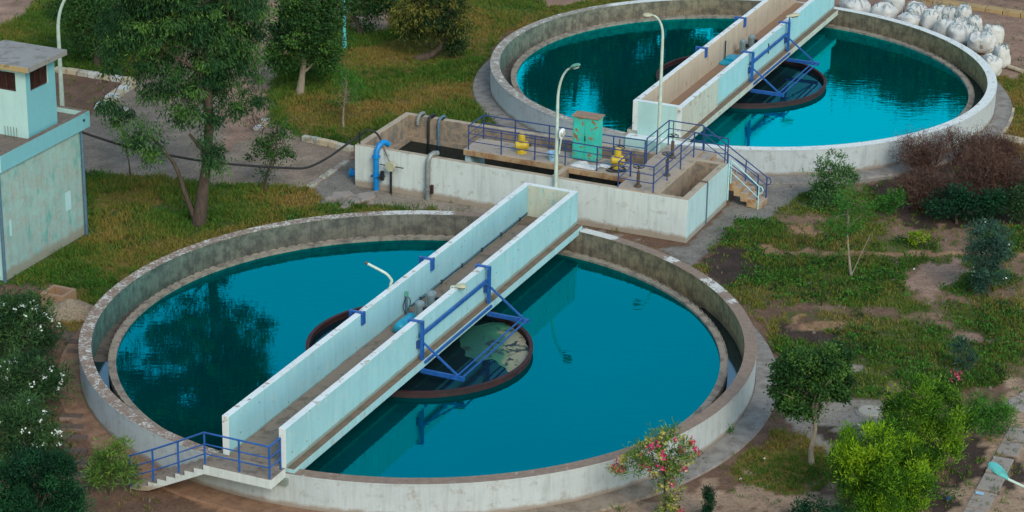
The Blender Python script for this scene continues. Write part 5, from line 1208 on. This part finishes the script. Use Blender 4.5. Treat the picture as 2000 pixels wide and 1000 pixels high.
tree((1850, 985), [(1842, 955, 22, 24, 0), (1862, 965, 18, 16, 0)], [(1850, 970)], 'sparse dark shrub in the shade right of the big lime bush', 'shrub', 'ole', .02, 'bark', 'shrub', per=24, cr=.2, nl=20, L=.10, Wd=.04, seed=30, limbs=6)
tree((1300, 1020), [(1265, 880, 44, 28, 0), (1310, 870, 46, 30, 0), (1345, 885, 24, 22, 0), (1238, 905, 30, 20, 0), (1325, 905, 30, 24, 0), (1295, 925, 34, 22, 0), (1305, 965, 24, 30, 0), (1208, 920, 14, 8, 0), (1305, 1000, 20, 16, 0)], [(1298, 960), (1300, 900)], 'pink flowering oleander in front of the near tank wall', 'oleander', 'olel', .035, 'bark', 'oleander', per=40, cr=.17, nl=34, L=.13, Wd=.028, up=.6, seed=31, limbs=44, cvar=.8, extra=flowers2)
tree((1383, 1022), [(1383, 1010, 11, 24, 0), (1383, 985, 8, 24, 0), (1383, 962, 4, 18, 0)], [(1383, 960)], 'small dark pointed cypress at the bottom edge', 'cypress', 'dark', .03, 'bark', 'cypress', per=160, cr=.11, nl=90, L=.09, Wd=.018, up=1.6, seed=32, limbs=4, shell=.3)
tree((1424, 852), [(1426, 838, 5, 12, 0)], [(1425, 840)], 'small weed growing at the foot of the near tank wall', 'weed', 'mid', .01, 'bark', 'weed', per=60, cr=.12, nl=24, L=.08, Wd=.03, up=.6, seed=33, limbs=2)
tree((215, 966), [(215, 912, 40, 26, 0), (195, 930, 28, 20, 0), (245, 925, 24, 24, 0), (212, 885, 20, 18, 0), (240, 872, 14, 10, 0)], [(215, 930)], 'light green oleander between the stone steps and the entry stair', 'oleander', 'olel', .03, 'bark', 'oleander', per=42, cr=.2, nl=46, L=.18, Wd=.032, up=.7, seed=34, limbs=12)
tree((45, 715), [(45, 640, 62, 58, 0), (5, 640, 40, 70, 0), (88, 650, 28, 36, 0), (40, 600, 40, 26, 0)], [(45, 680)], 'upper white flowering oleander at the left, behind the near tank steps', 'oleander', 'ole', .05, 'bark', 'oleander', group='white oleanders', per=26, cr=.27, nl=80, L=.15, Wd=.032, up=.4, seed=35, cvar=.85, extra=flowers('white', 20, .075, 7))
tree((60, 800), [(60, 735, 64, 40, 0), (110, 750, 32, 34, 0), (10, 740, 50, 40, 0)], [(60, 770)], 'middle white flowering oleander at the left, widest of the three', 'oleander', 'ole', .05, 'bark', 'oleander', group='white oleanders', per=28, cr=.27, nl=80, L=.15, Wd=.032, up=.4, seed=36, cvar=.85, extra=flowers('white', 16, .075, 7))
tree((50, 905), [(48, 830, 60, 48, 0), (90, 860, 36, 36, 0), (0, 840, 50, 60, 0)], [(50, 870)], 'lowest white flowering oleander at the left, just above the dark conifer', 'oleander', 'ole', .05, 'bark', 'oleander', group='white oleanders', per=28, cr=.27, nl=80, L=.15, Wd=.032, up=.4, seed=37, cvar=.85, extra=flowers('white', 18, .075, 7))
tree((70, 1110), [(112, 925, 30, 36, 0), (60, 930, 46, 40, 0), (15, 960, 46, 50, 0), (80, 985, 60, 44, 0), (128, 985, 30, 40, 0), (40, 1030, 70, 50, 0), (110, 1040, 50, 50, 0)], [(70, 1000)], 'dense dark green conifer filling the lower left corner', 'conifer', 'dark', .08, 'bark', 'conifer', per=24, cr=.26, nl=220, L=.11, Wd=.035, up=.5, seed=38, limbs=8, shell=.65, cvar=.9)
# dry twiggy bushes: bare branching stems
def dry_bush(basepx, crown_px, label, seed, n1=34, leafy=900, mat='twig'):
    rs = np.random.RandomState(seed); B = at(*basepx, 0); t = empty('dry_bush', B, label, 'dry bush', 'dry bushes beside the far tank')
    ells = [ell(a, b_, c_, d_, B[1], dy) for a, b_, c_, d_, dy in crown_px]
    mb = MB(); tips = []
    for _ in range(n1):
        e, r = ells[rs.randint(len(ells))]; d = nrm(rs.normal(size=3)); d[2] = abs(d[2])*.9+.1; q = e+d*np.array(r)*(.6+.4*rs.rand())
        p = limb(mb, B+np.array([rs.normal()*.15, rs.normal()*.15, 0]), q, .022, .008, rs, 5, .1, 5); tips += [p[-1], p[-2], p[-3], p[2]]
    mb.build('stems', MT[mat], t)
    tips = np.array(tips); ii = rs.randint(0, len(tips), leafy*3); D = rs.normal(size=(len(ii), 3)); D[:, 2] += .5
    P = tips[ii]+rs.normal(size=(len(ii), 3))*.07
    a1 = leaf_arrays(P, D, .42*(.4+.8*rs.rand(len(ii))), .016, rs.rand(len(ii)), rs)
    P2 = a1[0][2::4]; D2 = rs.normal(size=P2.shape); a2 = leaf_arrays(P2, D2, .22, .012, rs.rand(len(P2)), rs)
    foliage('twigs', LM['dry'], t, [a1, a2]); return t
dry_bush((1812, 345), [(1790, 285, 34, 24, 0), (1825, 290, 30, 24, 0), (1775, 310, 30, 18, 0)], 'leftmost dry bush, bare twigs in front of the far tank wall', 51, 60, 900)
dry_bush((1868, 320), [(1862, 272, 18, 18, 0), (1885, 300, 24, 20, 0)], 'thin bare dark twigs rising against the far tank wall, between the wide dry bushes', 52, 20, 300)
dry_bush((1930, 410), [(1920, 330, 58, 42, 0), (1970, 350, 50, 42, 0), (1900, 370, 56, 30, 0)], 'widest reddish brown dry bush at the right edge', 53, 110, 3400, 'twigred')
dry_bush((1800, 410), [(1790, 370, 44, 20, 0), (1830, 365, 44, 22, 0)], 'low dark reddish dry bush in front of the bare twigs', 54, 60, 1700, 'twigred')
dry_bush((1935, 330), [(1920, 285, 44, 22, 0), (1960, 300, 44, 24, 0)], 'rear dry bush close to the far tank apron', 55, 60, 1400, 'twigred')
# trees standing beyond the frame whose reflections show in the far tank
for i, (x_, y_, h_, w_, lab) in enumerate(((3.0, 119, 8.6, 1.2, 'tree beyond the top edge seen as the leftmost dark streak in the far tank'), (5.2, 121, 10.2, 1.3, 'tallest tree beyond the frame reflected left of the far footbridge'), (7.6, 119, 8.0, 1.0, 'narrow tree beyond the frame reflected left of the bright gap in the far tank'),
        (13.5, 124, 7.4, 2.6, 'bushy tree beyond the top edge reflected beside the far footbridge'), (17, 125, 8.4, 2.7, 'bushy tree beyond the top edge reflected right of the far footbridge'), (20.5, 124, 8.8, 2.7, 'bushy tree beyond the top edge reflected in the middle right of the far tank'),
        (24, 125, 9.4, 2.8, 'bushy tree beyond the top edge reflected near the right rim of the far tank'), (27.5, 124, 9.6, 2.8, 'bushy tree beyond the top edge reflected at the right rim of the far tank'))):
    rs = np.random.RandomState(70+i); B = np.array([x_, y_, 0.]); t = empty('leafy_tree', B, lab, 'tree')
    ells = [(B+[rs.normal()*.5, rs.normal()*.5, h_*k], (w_*(1.15-.5*k), w_, h_*.20)) for k in (.2, .4, .6, .8)]
    arr, cl = crown_leaves(ells, rs, 9, .6, 120, .26, .11, .4, shell=.2); mb = MB(); mb.tube([B, B+[.2, 0, h_*.5], B+[0, 0, h_*.9]], [.3, .2, .08], 8)
    for j in range(10): limb(mb, B+[0, 0, h_*(.2+.05*j)], cl[rs.randint(len(cl))], .08, .03, rs)
    mb.build('trunk', MT['bark'], t); foliage('crown', LM['ficus'], t, [arr])

# ------------------------------------------------------------------ grass and weeds
rs = np.random.RandomState(2)
NT = 200000
gx_, gy_ = rs.uniform(-26, 28, NT), rs.uniform(57, 118, NT)
pp_ = pix(np.stack([gx_, gy_, np.zeros(NT)], -1)); ok = (pp_[:, 0] > -60) & (pp_[:, 0] < 2060) & (pp_[:, 1] > -30) & (pp_[:, 1] < 1040) & ~built(gx_, gy_, .03)
gx_, gy_ = gx_[ok], gy_[ok]; z = zone_of(gx_, gy_); kk = np.array([ZONES[i][1] for i in range(len(ZONES))]+['soil'])[z]
dens = {'turf': 1., 'lush': 1., 'dry': .9, 'green': .95, 'soil': .05, 'dark': .07, 'moss': .5, 'pale': .05, 'conc': .02, 'orange': .05, 'pink': .01}
pr = np.array([dens.get(k, 0) for k in kk]); bare_ = fbm(gx_*.55+11, gy_*.55+3, 5)
pr = np.where(kk == 'green', pr*np.clip(1-(bare_-.54)/.12, .12, 1), pr)
pr = pr*np.clip(.35+1.6*(fbm(gx_*1.3, gy_*1.3+31, 4)-.2), .1, 1)
keep = rs.rand(len(gx_)) < pr; gx_, gy_, kk = gx_[keep], gy_[keep], kk[keep]
nb = 8; ii = np.repeat(np.arange(len(gx_)), nb); n_ = len(ii)
dry_ = fbm(gx_*.35+5, gy_*.45+71, 4); dryb = np.where(kk == 'dry', .70, np.where(kk == 'green', .60, np.where(kk == 'lush', .40, .50)))+(dry_-.5)*1.3
hg = (.07+.13*fbm(gx_*.8+3, gy_*.8, 3))*(1+.5*(kk == 'turf')+.7*(kk == 'lush'))
P = np.stack([gx_[ii]+rs.normal(size=n_)*.07, gy_[ii]+rs.normal(size=n_)*.07, np.full(n_, -.03)], -1)
D = rs.normal(size=(n_, 3))*.55; D[:, 2] = 1
arr = leaf_arrays(P, D, hg[ii]*(.6+.8*rs.rand(n_))+.04, .022+.016*rs.rand(n_), np.clip(dryb[ii]+rs.normal(size=n_)*.13, 0, 1), rs)
foliage('grass', LM['grass'], None, [arr], (0, 80, 0), label='rough green and ochre grass covering the ground between the tanks', cat='grass', kind='stuff')
# low leafy weeds
for nm, mt, zk, cnt, lab in (('weeds', 'mid', 'green', 1500, 'low leafy green weeds scattered over the right field'), ('weeds', 'olive', 'green', 700, 'low olive coloured weeds among the green ones in the right field'), ('weeds', 'mid', 'turf', 700, 'dark green weed patches in the lawn')):
    cx_, cy_ = rs.uniform(-24, 26, 30000), rs.uniform(58, 114, 30000); z = zone_of(cx_, cy_); kq = np.array([ZONES[i][1] for i in range(len(ZONES))]+['soil'])[z]
    b_ = fbm(cx_*.55+11, cy_*.55+3, 5); f_ = fbm(cx_*.6+51, cy_*.6+3, 4)
    s_ = (kq == zk) & ~built(cx_, cy_, .1) & (f_ > .45) & ((b_ < .60) | (zk == 'turf')); cx_, cy_ = cx_[s_][:cnt], cy_[s_][:cnt]
    cl = np.stack([cx_, cy_, np.full(len(cx_), .05)], -1)
    arr, _ = crown_leaves(None, rs, 0, .26, 22, .10, .045, 0, .9, cl=cl, flat_=.35)
    foliage(nm, LM[mt], None, [arr], (0, 80, 0), label=lab, cat='weeds', kind='stuff')
mb = MB(); rs = np.random.RandomState(5)
for k in range(28):
    x_, y_ = rs.uniform(6, 20), rs.uniform(60, 82)
    if built(np.array(x_), np.array(y_), .1): continue
    s_ = .02+.035*rs.rand()**2; a_ = rs.rand()*3; c_, d_ = math.cos(a_)*s_, math.sin(a_)*s_
    mb.add([(x_-c_, y_-d_, .03), (x_+d_*.7, y_-c_*.7, .05), (x_+c_, y_+d_, .04), (x_-d_*.7, y_+c_*.7, .06), (x_, y_, .09)], [(0, 1, 4), (1, 2, 4), (2, 3, 4), (3, 0, 4), (3, 2, 1, 0)])
mb.build('litter', MT['lampwhite'], None, (12, 70, 0), label='tiny pale scraps of litter strewn over the right field', cat='litter', kind='stuff')
